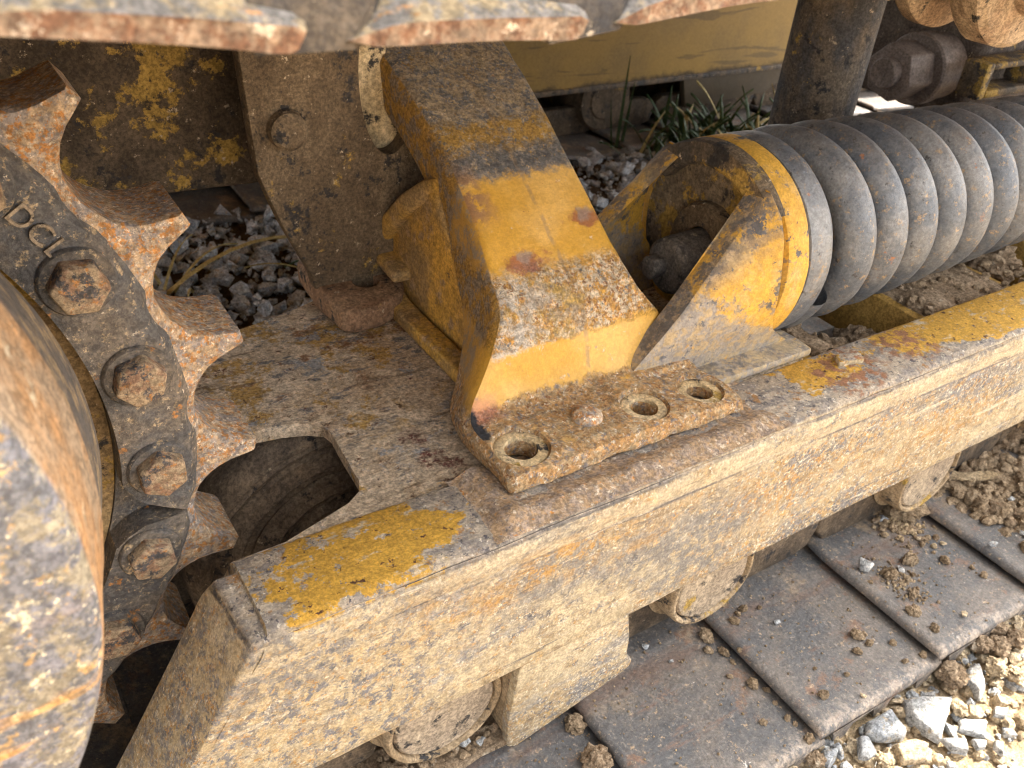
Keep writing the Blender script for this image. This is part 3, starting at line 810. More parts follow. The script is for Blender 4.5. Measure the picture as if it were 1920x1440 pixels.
bm = bmesh.new(); prism(bm, [(.262, -.0035), (.27, .019), (.36, .020), (.44, .018), (.497, .021), (.535, .036), (.545, .03), (.51, .002), (.49, -.0035)], 'x', .066, .10)
bm_obj('web_foot_flange', bm, WEB, BR, bevel=.005, seg=3)
# rear mounting plate with slot
rp = [(-.125, .52), (-.108, .372), (-.098, .225), (-.070, .145), (-.030, .055), (-.018, .0), (.19, .0), (.19, .27), (.098, .285), (.098, .52)]
bm = bmesh.new(); prism(bm, rp, 'y', .556, .585)
RP = bm_obj('mounting_plate', bm, LEGP, BR, bevel=.005, seg=2)
bm = bmesh.new()
el = [(.098 + .047 * math.cos(2 * math.pi * i / 48), .345 + .118 * math.sin(2 * math.pi * i / 48)) for i in range(48)]
prism(bm, el, 'y', .50, .65)
boolean(RP, bm_obj('cutter', bm, LEGP))
bm = bmesh.new(); prism(bm, [(0, .18), (.16, .18), (.16, .30), (.106, .33), (.106, .5), (0, .5)], 'y', .5865, .60); bm_obj('backing_plate', bm, LUG, BR)
lathe_obj('plate_bolt', [(0, .536), (.020, .5365), (.0255, .541), (.027, .558)], 'y', (-.055, 0, .283), LEGP, BR, 32, rough=.001, rsc=40)
# rear foot
rf = [(-.020, .478), (.0, .468), (.045, .470), (.085, .49), (.11, .53), (.12, .60), (.115, .66), (.0, .68), (-.02, .65), (-.026, .56)]
bm = bmesh.new(); prism(bm, rf, 'z', -.003, .036)
RF = bm_obj('bracket_foot', bm, mat_brown('rusty_foot', .1, (.20, .115, .065), (.28, .175, .10)), BR, bevel=.008, seg=3, rough=.002, rsc=24)
bm = bmesh.new(); cyl(bm, (.050, .545, 0), 'z', .021, -.03, .08, 32)
boolean(RF, bm_obj('cutter', bm, BRKT))
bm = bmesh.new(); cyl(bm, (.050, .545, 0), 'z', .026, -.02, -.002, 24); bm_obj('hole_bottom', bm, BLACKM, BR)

# ---------------- car body plates further in
CB = bmesh.new(); prism(CB, [(-1.3, .155), (-.28, .158), (-.02, .150), (.02, .20), (.02, .75), (-1.3, .75)], 'y', .70, .74)
BODY = part(bm_obj('body_plate', CB, PLATE, EX, bevel=.006), 'dark grimy plate with patches of old yellow paint')
bm = bmesh.new(); box(bm, -1.0, 3.6, .80, 1.75, .50, .9); bm_obj('body_deck', bm, PLATE, EX, bevel=.02)
# stay pipe
V, F = lathe([(.080, -.44), (.080, .7)], 'z', (1.07, .60, 0), 40)
STAY = part(mesh('stay_pipe', V, F, GUNM, EX), 'dark blue grey upright pipe behind the spring')
# wall and big nut beyond the spring
bm = bmesh.new(); box(bm, 1.62, 2.6, .60, .95, .078, .50); part(bm_obj('pivot_housing', bm, mat_brown('housing', .05, (.075, .055, .045), (.12, .095, .075)), EX, bevel=.03, seg=3))
NC = (0, .70, .192)
bm = bmesh.new(); cyl(bm, NC, 'x', .066, 1.435, 1.525, 6, rot=R(14))
NUT = part(bm_obj('pivot_nut', bm, NUTM, EX, bevel=.006), 'big brown hexagonal nut with a stub end')
lathe_obj('stub', [(0, 1.412), (.006, 1.412), (.007, 1.416), (.031, 1.412), (.035, 1.416), (.035, 1.44)], 'x', NC, NUTM, NUT, 40)
lathe_obj('washer', [(.05, 1.523), (.078, 1.523), (.082, 1.528), (.082, 1.56), (.076, 1.565), (.076, 1.64)], 'x', NC, NUTM, NUT, 48)

# ---------------- recoil spring
AX = (0, .29, .125)
def spr_r(x): return .157 - .030 * (x - .75)
def build_spring():
    x0, p, w = .610, .0795, .0330
    turns = 11.5; nseg = int(turns * 56); nc = 16
    V, F = [], []
    for i in range(nseg + 1):
        a = 2 * math.pi * turns * i / nseg
        x = x0 + p * (a / (2 * math.pi)); Rr = spr_r(x) - w
        th = a + R(200)
        c = np.array((x, AX[1] + Rr * math.cos(th), AX[2] + Rr * math.sin(th)))
        e1 = np.array((0, math.cos(th), math.sin(th))); e2 = np.array((1, 0, 0))
        for k in range(nc):
            t = 2 * math.pi * k / nc
            q = c + e1 * w * math.cos(t) + e2 * w * .98 * math.sin(t)
            V.append(tuple(q + e1 * .0006 * fbm(q, 20)))
    for i in range(nseg):
        for k in range(nc):
            r = (k + 1) % nc
            F.append((i * nc + k, i * nc + r, (i + 1) * nc + r, (i + 1) * nc + k))
    return mesh('recoil_spring', V, F, SPRING, EX, angle=80)
SP = part(build_spring(), 'thick grey steel coil spring')
lathe_obj('spring_end_coil', [(.07, .545), (.140, .5455), (.155, .553), (.1585, .572), (.1575, .592), (.150, .604), (.09, .605)], 'x', AX, SPRING, SP, 80, rough=.001, rsc=14)
lathe_obj('spring_rod', [(.055, .5), (.055, 1.6)], 'x', AX, GUNM, SP, 32)

# ---------------- yoke that holds the spring
lathe_yoke = lathe_obj('spring_yoke', [(.142, .5015), (.148, .502), (.156, .505), (.159, .511), (.159, .543), (.156, .547), (.05, .547)], 'x', AX, CHIP2, EX, 80, rough=.001, rsc=14)
YK = part(lathe_yoke, 'chipped yellow spring yoke with sloping side plates')
def yoke_side(s):
    """sloping side plate; s=-1 nearer the outer beam, s=+1 inner one"""
    bm = bmesh.new(); n, m_ = 22, 20
    lev = [(.252, .490, .487), (.225, .462, .490), (.20, .437, .487), (.17, .405, .484), (.14, .374, .484), (.11, .343, .487), (.08, .312, .496), (.05, .282, .516), (.025, .258, .550), (.008, .240, .576), (-.003, .232, .586)]
    V = []
    def yin(z):
        zz = z - AX[2]
        return math.sqrt(max(.001, .1645 ** 2 - zz * zz)) if z > .06 else .150 + (.06 - z) * -.25
    grid = []
    for t in (0, 1):
        g = []
        for (z, xa, xb) in lev:
            row = []
            for k in range(m_ + 1):
                u = k / m_; x = xa + (xb - xa) * u
                y = yin(z) * (u ** .8) + (.128 - .03 * max(0, (z - .1)) / .15) * (1 - u ** .8)
                y -= .029 * t
                row.append(bm.verts.new((x, AX[1] + s * y, z)))
            g.append(row)
        grid.append(g)
    L = len(lev)
    for t in (0, 1):
        for i in range(L - 1):
            for k in range(m_): bm.faces.new((grid[t][i][k], grid[t][i][k + 1], grid[t][i + 1][k + 1], grid[t][i + 1][k]))
    for i in range(L - 1):
        for k in (0, m_): bm.faces.new((grid[0][i][k], grid[0][i + 1][k], grid[1][i + 1][k], grid[1][i][k]))
    for k in range(m_):
        for i in (0, L - 1): bm.faces.new((grid[0][i][k], grid[0][i][k + 1], grid[1][i][k + 1], grid[1][i][k]))
    return bm_obj('side_plate', bm, CHIP, YK, bevel=.004, seg=2, angle=40, rough=.001, rsc=16)
yoke_side(-1); yoke_side(1)
lathe_obj('pocket_plate', [(0, .503), (.1435, .503), (.1435, .512)], 'x', AX, mat_brown('pocket_paint', 1.1, (.11, .085, .06), (.20, .15, .09)), YK, 64)
# base flange of the yoke, running out to the strip
bm = bmesh.new(); prism(bm, [(.26, .1168), (.590, .1168), (.592, .155), (.585, .20), (.50, .20), (.26, .19)], 'z', -.003, .011)
bm_obj('base_flange', bm, CHIP, YK, bevel=.004, seg=2)
# hood over the pocket
V, F = lathe([(.122, .505), (.122, .482), (.128, .477), (.155, .480), (.158, .487), (.158, .506)], 'x', AX, 30, 38, 142)
mesh('hood', V, F, DRTY, YK)
bm = bmesh.new()
lathe_obj('boss_ring', [(.030, .484), (.062, .484), (.066, .490), (.066, .504)], 'x', AX, LEGP, YK, 48, rough=.001, rsc=30)
RODM = mat_brown('dark_rod', .0, (.052, .050, .052), (.13, .11, .09))
ROD = lathe_obj('adjuster_rod', [(0, .420), (.037, .420), (.0425, .425), (.0445, .440), (.0455, .47), (.047, .505)], 'x', (0, AX[1], .103), RODM, YK, 40, rough=.001, rsc=40)
bm = bmesh.new(); cyl(bm, (0, AX[1] + .012, .100), 'x', .0185, .398, .422, 6); bm_obj('square_end', bm, RODM, YK, bevel=.002)

# ---------------- drive sprocket
SC = (-.775, .12)
def build_sprocket():
    N = 24; off = 8.1
    Rt, Rv, rr = .545, .482, .0565
    rc = Rv + rr
    def outline(sub=20):
        pts = []
        for k in range(N):
            for i in range(sub):
                u = i / sub - .5          # 0 at valley centre
                a = R(off + 15 * (k + .5) + 15 * u)
                c = abs(2 * math.pi * (Rv + .03) * u / N)
                if c < rr * .985: r = rc - math.sqrt(rr * rr - c * c)
                else: r = 9
                r = min(r, Rt - .008 * max(0, (.5 - abs(u)) - .03) * 0)
                pts.append((a, r))
        return pts
    out = outline()
    # layers through the thickness: (y, how far the tooth is scaled in, inner radius)
    lay = [(.202, 'ring'), (.2035, 'ring2'), (.214, 'bev'), (.2185, 'tooth_in'), (.2225, 'tooth'), (.300, 'tooth'), (.306, 'tooth_in'), (.32, 'ring2')]
    bm = bmesh.new(); rings = []
    inner = .400
    for y, kind in lay:
        row = []
        for a, r in out:
            if kind == 'ring': q = min(r - .016, .466)
            elif kind == 'ring2': q = min(r - .014, .470)
            elif kind == 'bev': q = min(r - .010, .478)
            elif kind == 'tooth_in': q = r - .0035
            else: q = r
            j = .0012 * fbm((math.cos(a) * 3, math.sin(a) * 3, y * 6), 5)
            row.append(bm.verts.new((SC[0] + (q + j) * math.cos(a), y + .0008 * fbm((math.cos(a), math.sin(a), r * 3), 9), SC[1] + (q + j) * math.sin(a))))
        rings.append(row)
    for y in (.202, .32):
        rings.append([bm.verts.new((SC[0] + inner * math.cos(a), y, SC[1] + inner * math.sin(a))) for a, r in out])
    n = len(out)
    seq = [8, 0, 1, 2, 3, 4, 5, 6, 7, 9, 8]
    for p, q in zip(seq, seq[1:]):
        for i in range(n):
            j = (i + 1) % n
            f = bm.faces.new((rings[p][i], rings[p][j], rings[q][j], rings[q][i]))
            f.material_index = 0 if (p in (8, 9, 0, 1) or q in (9, 8)) else 1
    for f in bm.faces:
        pass
    o = bm_obj('drive_sprocket', bm, RING, EX, angle=38)
    o.data.materials.append(TOOTH)
    return o
SPK = part(build_sprocket(), 'grey toothed sprocket ring with rusty orange teeth')
# split line between two sprocket segments
bm = bmesh.new()
a = R(-14.3)
bmesh.ops.create_cube(bm, size=1.0, matrix=Matrix.Translation((SC[0] + .455 * math.cos(a), .2, SC[1] + .455 * math.sin(a))) @ Matrix.Rotation(-a, 4, 'Y') @ Matrix.Diagonal((.16, .03, .004, 1)))
boolean(SPK, bm_obj('cutter', bm, RING, smooth=False))
bm = bmesh.new()
prism(bm, [(SC[0] + r * math.cos(R(t)), SC[1] + r * math.sin(R(t))) for r, t in ((.39, -6.6), (.402, -8.2), (.410, -10.3), (.425, -12.0), (.448, -13.2), (.470, -14.0), (.448, -15.0), (.425, -16.0), (.410, -17.8), (.402, -19.6), (.39, -21.2))], 'y', .15, .233)
boolean(SPK, bm_obj('cutter', bm, RING, smooth=False))
def make_bolt():
    bm = bmesh.new()
    cyl(bm, (0, 0, 0), 'y', .0268, 0, -.019, 6, r2=.0252, rot=R(10))
    o = bm_obj('sprocket_bolt', bm, BOLT, SPK, bevel=.0025, seg=2, rough=.0012, rsc=60)
    return o
b0 = make_bolt(); washer0 = lathe_obj('washer', [(.02, -.004), (.031, -.004), (.033, -.001), (.033, .002)], 'y', (0, 0, 0), RING, SPK, 32)
first = True
for k in range(-5, 6):
    a = R(9.5 + 15 * k - (.4 if k < 0 else 0)); p = (SC[0] + .437 * math.cos(a), .2005, SC[1] + .437 * math.sin(a))
    rot = Euler((0, -a + R((0, 25, 48, 12, 33, 5, 40, 20, 50, 15, 30)[k + 5]), 0))
    if first: b0.location = Vector(p) * S; b0.rotation_euler = rot; washer0.location = Vector(p) * S; first = False
    else:
        o = place(b0, 'sprocket_bolt', SPK); o.location = Vector(p) * S; o.rotation_euler = rot
        q = place(washer0, 'washer', SPK); q.location = Vector(p) * S
# cast letters
def text_mesh(ch, size, depth):
    cu = bpy.data.curves.new('t', 'FONT'); cu.body = ch; cu.size = size; cu.extrude = depth; cu.align_x = 'CENTER'; cu.align_y = 'CENTER'
    o = bpy.data.objects.new('t', cu); sc.collection.objects.link(o)
    dg = bpy.context.evaluated_depsgraph_get(); dg.update()
    me = bpy.data.meshes.new_from_object(o.evaluated_get(dg)); bpy.data.objects.remove(o); return me
for ch, aa in (('D', 34.0), ('C', 31.4), ('L', 29.1)):
    me = text_mesh(ch, .0275 * S, .0022 * S)
    o = new_obj('cast_letter', me, SPK, LETT)
    a = R(aa); r = .443
    o.location = Vector((SC[0] + r * math.cos(a), .2008, SC[1] + r * math.sin(a))) * S
    tx = Vector((math.sin(a), 0, -math.cos(a))); tz = Vector((0, -1, 0)); ty = tz.cross(tx)
    o.rotation_euler = Matrix((tx, ty, tz)).transposed().to_euler()
# carrier disc inside the ring
lathe_obj('sprocket_hub', [(.10, .235), (.399, .235), (.43, .30), (.43, .315), (.1, .315)], 'y', (SC[0], 0, SC[1]), mat_brown('ochre_hub', .6, (.17, .11, .05), (.28, .19, .09)), SPK, 96)
# final drive cover
def build_hub():
    rg = [(-.212, -.765, .34, .02), (-.209, -.765, .34, .2), (-.206, -.765, .34, .29), (-.2025, -.765, .34, .316), (-.199, -.765, .34, .3225), (-.194, -.766, .339, .3265), (-.186, -.767, .338, .330), (-.15, -.771, .336, .3405), (-.122, -.775, .334, .350),
          (-.112, -.776, .333, .3525), (-.104, -.776, .331, .3550), (-.09, -.776, .326, .3545), (.0, -.762, .275, .352), (.08, -.750, .230, .3495), (.10, -.747, .219, .348), (.112, -.747, .214, .341), (.235, -.76, .15, .33)]
    n = 128; V, F = [], []
    for (y, cx, cz, r) in rg:
        for i in range(n):
            t = 2 * math.pi * i / n
            k = 1 + .0012 * fbm((math.cos(t), math.sin(t), y * 3), 7)
            V.append((cx + r * k * math.cos(t), y, cz + r * k * math.sin(t)))
    for i in range(len(rg) - 1):
        for q in range(n):
            r = (q + 1) % n; F.append((i * n + q, i * n + r, (i + 1) * n + r, (i + 1) * n + q))
    F.append(tuple(range(n)))
    bm = bmesh.new(); vv = [bm.verts.new(v) for v in V]
    for f in F: bm.faces.new([vv[i] for i in f])
    return bm_obj('final_drive_cover', bm, HUB, EX, angle=40)
part(build_hub(), 'big round mottled drive cover with a brown rim')

# ---------------- track: lower run
PITCH = .2885; SX0 = .138
def make_shoe():
    y0, y1 = -.207, .79
    # profile along x : near edge is a raised lip, far edge tucks under the next shoe
    prof = [(-.006, .0075), (-.004, .0135), (.003, .0165), (.014, .0150), (.035, .0095), (.10, .005), (.20, .0015), (.262, -.003), (.285, -.008), (.302, -.013)]
    bot = [(-.0055, .003), (.004, .0005), (.022, -.002), (.03, -.016), (.038, -.05), (.062, -.05), (.075, -.017), (.125, -.018), (.138, -.052), (.160, -.052), (.172, -.019), (.235, -.022), (.245, -.054), (.266, -.054), (.278, -.026), (.305, -.028)]
    ys = [y0, y0 + .004, y0 + .012, y0 + .025] + [y0 + .05 + (.20 - .0) * k / 6 for k in range(7)] + [.10, .3, .5, y1]
    V, F = [], []
    pr = prof + bot[::-1]; n = len(pr)
    for j, y in enumerate(ys):
        drop = (.010, .004, .0008, 0)[j] if j < 4 else 0
        for i, (x, z) in enumerate(pr):
            zz = z
            if i < len(prof): zz -= drop
            xx = x
            if x < .012 and .043 < y < .105: xx = x + .030 * math.sin((y - .043) / .062 * math.pi)
            if x < .012 and y >= .105: xx = x - .0
            V.append((xx, y, zz + .0014 * fbm((x, y, 1), 8)))
    for j in range(len(ys) - 1):
        for i in range(n):
            r = (i + 1) % n; F.append((j * n + i, j * n + r, (j + 1) * n + r, (j + 1) * n + i))
    F.append(tuple(range(n))[::-1]); F.append(tuple((len(ys) - 1) * n + q for q in range(n)))
    bm = bmesh.new(); vv = [bm.verts.new(v) for v in V]
    for f in F: bm.faces.new([vv[i] for i in f])
    bmesh.ops.bisect_plane  # noqa
    o = bm_obj('track_shoe', bm, SHOE, EX, angle=50)
    # grouser stubs under the plate, seen at the outer end
    return o
sh0 = make_shoe()
SHZ = -.4405
lk_bm = bmesh.new()
for yy in (.075,):
    prism(lk_bm, [(.03, .004), (.06, .0), (.24, .0), (.275, .01), (.29, .05), (.285, .085), (.25, .105), (.04, .105), (.005, .085), (.0, .04)], 'y', yy, yy + .045)
lk0 = bm_obj('track_link', lk_bm, WALL, EX, bevel=.006)
shoes = []
for k in range(-4, 9):
    o = sh0 if k == -4 else place(sh0, 'track_shoe', EX)
    l = lk0 if k == -4 else place(lk0, 'track_link', EX)
    # the run lifts a touch at the rear where the chain climbs to the sprocket
    lift = .02 * max(0, -k - 1) ** 2
    o.location = Vector((SX0 + PITCH * k, 0, SHZ + lift)) * S
    o.rotation_euler = (0, R(2.5) * max(0, -k - 1), 0)
    l.location = Vector((SX0 + PITCH * k, 0, SHZ + .004 + lift)) * S
    l2 = place(lk0, 'track_link', EX); l2.location = l.location + Vector((0, .385 * S, 0))
    WORLD[o.name] = Vector(o.location); shoes.append(o)
    bm = bmesh.new()
# ---------------- bottom rollers
def make_roller(x, parent, y0=0.0, far=False):
    c = (x, 0, -.318)
    ro = lathe_obj('bottom_roller', [(0, .075), (.055, .075), (.06, .07), (.10, .07), (.094, .078), (.094, .16), (.085, .17), (.085, .42), (.104, .43), (.104, .5), (0, .5)], 'y', c, YROLL if not far else FARY, parent, 48, rough=.001, rsc=20)
    part(ro)
    lathe_obj('roller_collar', [(.0765, .060), (.0765, .031), (.0785, .028), (.083, .028), (.0865, .033), (.091, .075)], 'y', c, YROLL, ro, 64, rough=.0008, rsc=30)
    lathe_obj('roller_cap', [(0, .0305), (.070, .0305), (.0735, .0335), (.0765, .045)], 'y', c, CAPM, ro, 40, rough=.001, rsc=30)
    return ro
for x in (-.082, .395, .945, 1.42): make_roller(x, EX)

# ---------------- upper run of the track
def make_topshoe():
    """bar-like shoe end: thin rusty end face, upper face climbing inward, dark flank"""
    p = .1452
    pr0 = [(.019, 0.), (.034, -.004), (.10, -.0025), (p - .012, -.004), (p - .003, -.0035), (p, -.001), (p + .003, .0075), (p - .002, .0095), (.10, .0095), (.054, .009), (.040, .007)]
    pr1 = [(.016, -.0), (.03, -.004), (.10, -.0025), (p - .012, -.004), (p + .004, .0), (p + .014, .03), (p + .013, .062), (p + .004, .066), (.10, .066), (.080, .066), (.064, .060)]
    ys = [(-.2, 0., .0), (-.1985, .25, 0.02), (-.196, .5, .05), (-.15, 1, .55), (-.12, 1, 1.), (.0, 1, 1.), (.78, 1, 1.)]
    V, F = [], []; n = len(pr0)
    for y, g, t in ys:
        for i in range(n):
            a = np.array(pr0[i]); b = np.array(pr1[i]); q = a * (1 - t) + b * t
            if g < 1:
                cx = np.array((.08, .0085)); q = cx + (q - cx) * np.array((1 - .012 * (1 - g), 1 - .18 * (1 - g)))
            V.append((q[0], y, q[1]))
    for j in range(len(ys) - 1):
        for i in range(n):
            r = (i + 1) % n; F.append((j * n + i, j * n + r, (j + 1) * n + r, (j + 1) * n + i))
    F.append(tuple(range(n))); F.append(tuple((len(ys) - 1) * n + q for q in range(n))[::-1])
    bm = bmesh.new(); vv = [bm.verts.new(v) for v in V]
    for f in F: bm.faces.new([vv[i] for i in f])
    # filler web between neighbouring bars
    fl = [[(-.02, -.1992, -.0035), (.024, -.1992, -.0030), (.024, -.1980, .003), (-.02, -.1980, .003)], [(-.02, -.188, -.0035), (.036, -.188, -.003), (.042, -.188, .026), (-.02, -.188, .022)], [(-.02, -.155, -.0035), (.06, -.155, -.003), (.066, -.155, .062), (-.02, -.155, .060)], [(-.02, .75, -.0035), (.06, .75, -.003), (.066, .75, .058), (-.02, .75, .055)]]
    fv = [[bm.verts.new(p) for p in l] for l in fl]
    ff = []
    for p_, q_ in zip(fv, fv[1:]):
        for i in range(4): ff.append(bm.faces.new((p_[i], p_[(i + 1) % 4], q_[(i + 1) % 4], q_[i])))
    ff += [bm.faces.new(fv[0]), bm.faces.new(fv[-1])]
    for f in ff: f.material_index = 1
    bmesh.ops.recalc_face_normals(bm, faces=bm.faces)
    bmesh.ops.subdivide_edges(bm, edges=[e for e in bm.edges if e.calc_length() > .03], cuts=2, use_grid_fill=True)
    o = bm_obj('track_shoe', bm, TSHOE, EX, angle=32, rough=.0012, rsc=18); o.data.materials.append(FLANK); return o
ts0 = make_topshoe()
for k in range(-8, 20):
    o = ts0 if k == -8 else place(ts0, 'track_shoe', EX)
    x = -.4575 + .1452 * k
    if k <= 0: tilt, z = 7.4 + .6 * -k, .6115 + .0188 * -k + .0008 * k * k
    elif k == 1: tilt, z = 2.1, .5945
    elif k == 2: tilt, z = -4.6, .5912
    else: tilt, z = -4.2, .6040 + .0106 * (k - 3)
    o.location = Vector((x, 0, z)) * S
    o.rotation_euler = (0, R(tilt), 0)
    WORLD[o.name] = Vector(o.location)

bm = bmesh.new(); cyl(bm, (-.287, -.115, 0), 'z', .0135, .640, .685, 6, rot=.3); part(bm_obj('shoe_bolt', bm, FLANK, EX, bevel=.002))
bm = bmesh.new(); cyl(bm, (-.236, -.120, 0), 'z', .0135, .640, .683, 6, rot=.7); part(bm_obj('shoe_bolt', bm, FLANK, EX, bevel=.002))
# ---------------- carrier roller at the upper right
CR = (1.05, 0, .52)
cr = part(lathe_obj('carrier_roller', [(0, .10), (.05, .10), (.054, .104), (.054, .20), (.078, .205), (.080, .23), (.125, .24), (.134, .250), (.134, .292), (.128, .302), (.085, .318), (.085, .36), (.124, .372), (.132, .38), (.132, .405), (.125, .415), (.08, .44), (.08, .47), (.11, .48), (.11, .52), (0, .52)], 'y', CR, ROLR, EX, 72, rough=.0015, rsc=20), 'rusty flanged carrier roller')
# yellow bracket under it
bm = bmesh.new(); box(bm, 1.55, 1.95, .52, .58, .17, .19); box(bm, 1.55, 1.95, .52, .58, .235, .25); box(bm, 1.52, 1.55, .52, .58, .17, .25); box(bm, 1.70, 1.73, .52, .58, .19, .235)
part(bm_obj('roller_bracket', bm, DRTY, EX, bevel=.006, rough=.004, rsc=14))

# ---------------- the other track, seen between the legs
bm = bmesh.new(); prism(bm, [(2.03, -.25), (2.03, .35), (2.6, .35), (2.6, -.25)], 'x', -1.6, 4.6)
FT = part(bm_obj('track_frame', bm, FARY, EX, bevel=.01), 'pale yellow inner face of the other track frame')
bm = bmesh.new(); box(bm, -1.6, 4.6, 2.022, 2.05, -.256, -.236); bm_obj('edge_lip', bm, GUNM, FT, bevel=.004)
bm = bmesh.new(); prism(bm, [(2.13, -.25), (2.17, -.385), (2.62, -.365), (2.88, -.25)], 'y', 2.06, 2.09); bm_obj('roller_guard', bm, FARY, FT, bevel=.006)
bm = bmesh.new(); box(bm, -1.6, 4.6, 2.36, 2.40, -.47, -.24); bm_obj('light_blocker', bm, FARR, FT)  # dark sheet added only to block the sunlit ground beyond this track
for x in (.2, .72, 1.25, 1.75, 2.95, 3.5):
    r_ = part(lathe_obj('bottom_roller', [(0, 2.06), (.07, 2.06), (.075, 2.065), (.115, 2.065), (.12, 2.08), (.12, 2.5), (0, 2.5)], 'y', (x, 0, -.31), FARR, EX, 40))
for k in range(-6, 15):
    o = place(sh0, 'track_shoe', EX); o.location = Vector((.3 + PITCH * k, 2.09, SHZ - .005)) * S; o.rotation_euler = (0, 0, 0)
    l = place(lk0, 'track_link', EX); l.location = Vector((.3 + PITCH * k, 2.02, SHZ)) * S
# superstructure above: deep shade between the tracks comes from it
bm = bmesh.new(); box(bm, -6.5, 3.85, -.19, 3.0, 1.05, 2.6)
part(bm_obj('superstructure', bm, BODYM, EX, bevel=.05))

# ================================================================== LOOSE THINGS
def rock_mesh(name, size, mat, npts=13, flat=.75, seed=0, bevel=.05):
    r = random.Random(seed); bm = bmesh.new()
    for _ in range(npts):
        v = Vector((r.gauss(0, 1), r.gauss(0, 1), r.gauss(0, 1))).normalized() * r.uniform(.8, 1.05)
        bm.verts.new((v.x * size, v.y * size * r.uniform(.8, 1), v.z * size * flat))
    bmesh.ops.convex_hull(bm, input=bm.verts)
    bmesh.ops.delete(bm, geom=[v for v in bm.verts if not v.link_faces], context='VERTS')
    bmesh.ops.dissolve_limit(bm, angle_limit=R(14), verts=bm.verts, edges=bm.edges)
    bmesh.ops.bevel(bm, geom=list(bm.edges), offset=size * bevel, segments=1, affect='EDGES', clamp_overlap=True)
    bmesh.ops.triangulate(bm, faces=bm.faces)
    bmesh.ops.subdivide_edges(bm, edges=[e for e in bm.edges if e.calc_length() > size * .35], cuts=1)
    bm.normal_update()
    for v in bm.verts: v.co += v.normal * size * .05 * fbm(v.co + Vector((seed, 0, 0)), 1.6 / size, 3)
    for v in bm.verts: v.co *= S
    me = bpy.data.meshes.new(name); bm.to_mesh(me); bm.free(); me.materials.append(mat)
    return me
def clod_mesh(name, size, mat, seed=0, sub=4):
    bm = bmesh.new(); bmesh.ops.create_icosphere(bm, subdivisions=sub, radius=size)
    o = Vector((seed * 3.1, seed * 1.7, 0))
    for v in bm.verts:
        d = v.co.normalized()
        v.co = d * size * (1 + .38 * fbm(d + o, 1.6, 3) + .20 * fbm(d + o, 4.5, 3) + .10 * fbm(d + o, 11, 2)); v.co.z *= .75
        v.co *= S
    me = bpy.data.meshes.new(name); bm.to_mesh(me); bm.free(); me.materials.append(mat)
    me.polygons.foreach_set('use_smooth', [True] * len(me.polygons)); me.set_sharp_from_angle(angle=R(50))
    return me
def on_plane(px, py, z):
    """where the sight line through a point of the photograph meets the level z"""
    d = row_r * ((px - 960) / 1654.162) + row_d * ((py - 720) / 1654.162) + row_f
    t = (z - cam_u.z) / d.z
    return cam_u + d * t
def loose(name, me, loc, label, cat, group, rz=None, tilt=.3):
    o = bpy.data.objects.new(name, me); sc.collection.objects.link(o)
    o.location = Vector(loc) * S
    o.rotation_euler = (random.uniform(-tilt, tilt), random.uniform(-tilt, tilt), random.uniform(0, 6.28) if rz is None else rz)
    o['label'] = label; o['category'] = cat
    if group: o['group'] = group
    return o

# rocks beside the shoes: each traced slab is a solid chunk standing on the ground
def chunk_mesh(name, outline, h, mat, seed=0, taper=.8):
    r = random.Random(seed); bm = bmesh.new()
    cx = sum(p[0] for p in outline) / len(outline); cy = sum(p[1] for p in outline) / len(outline)
    for x, y in outline:
        x -= cx; y -= cy
        bm.verts.new((x * 1.03, y * 1.03, -h * r.uniform(.5, 1.1)))
        bm.verts.new((x * taper * r.uniform(.9, 1.1), y * taper * r.uniform(.9, 1.1), h * r.uniform(.45, .75)))
        bm.verts.new((x, y, h * r.uniform(-.1, .35)))
    bm.verts.new((0, 0, h * .8))
    bmesh.ops.convex_hull(bm, input=bm.verts)
    bmesh.ops.delete(bm, geom=[v for v in bm.verts if not v.link_faces], context='VERTS')
    bmesh.ops.dissolve_limit(bm, angle_limit=R(10), verts=bm.verts, edges=bm.edges)
    bmesh.ops.bevel(bm, geom=list(bm.edges), offset=h * .10, segments=1, affect='EDGES', clamp_overlap=True)
    bmesh.ops.triangulate(bm, faces=bm.faces)
    for _ in range(2):
        bmesh.ops.subdivide_edges(bm, edges=[e for e in bm.edges if e.calc_length() > h * .5], cuts=1)
        bmesh.ops.triangulate(bm, faces=bm.faces)
    bm.normal_update()
    for v in bm.verts: v.co += v.normal * h * .10 * fbm(v.co + Vector((seed, 0, 0)), .9 / h, 4)
    for v in bm.verts: v.co *= S
    me = bpy.data.meshes.new(name); bm.to_mesh(me); bm.free(); me.materials.append(mat)
    me.polygons.foreach_set('use_smooth', [True] * len(me.polygons)); me.set_sharp_from_angle(angle=R(22))
    return me, cx, cy
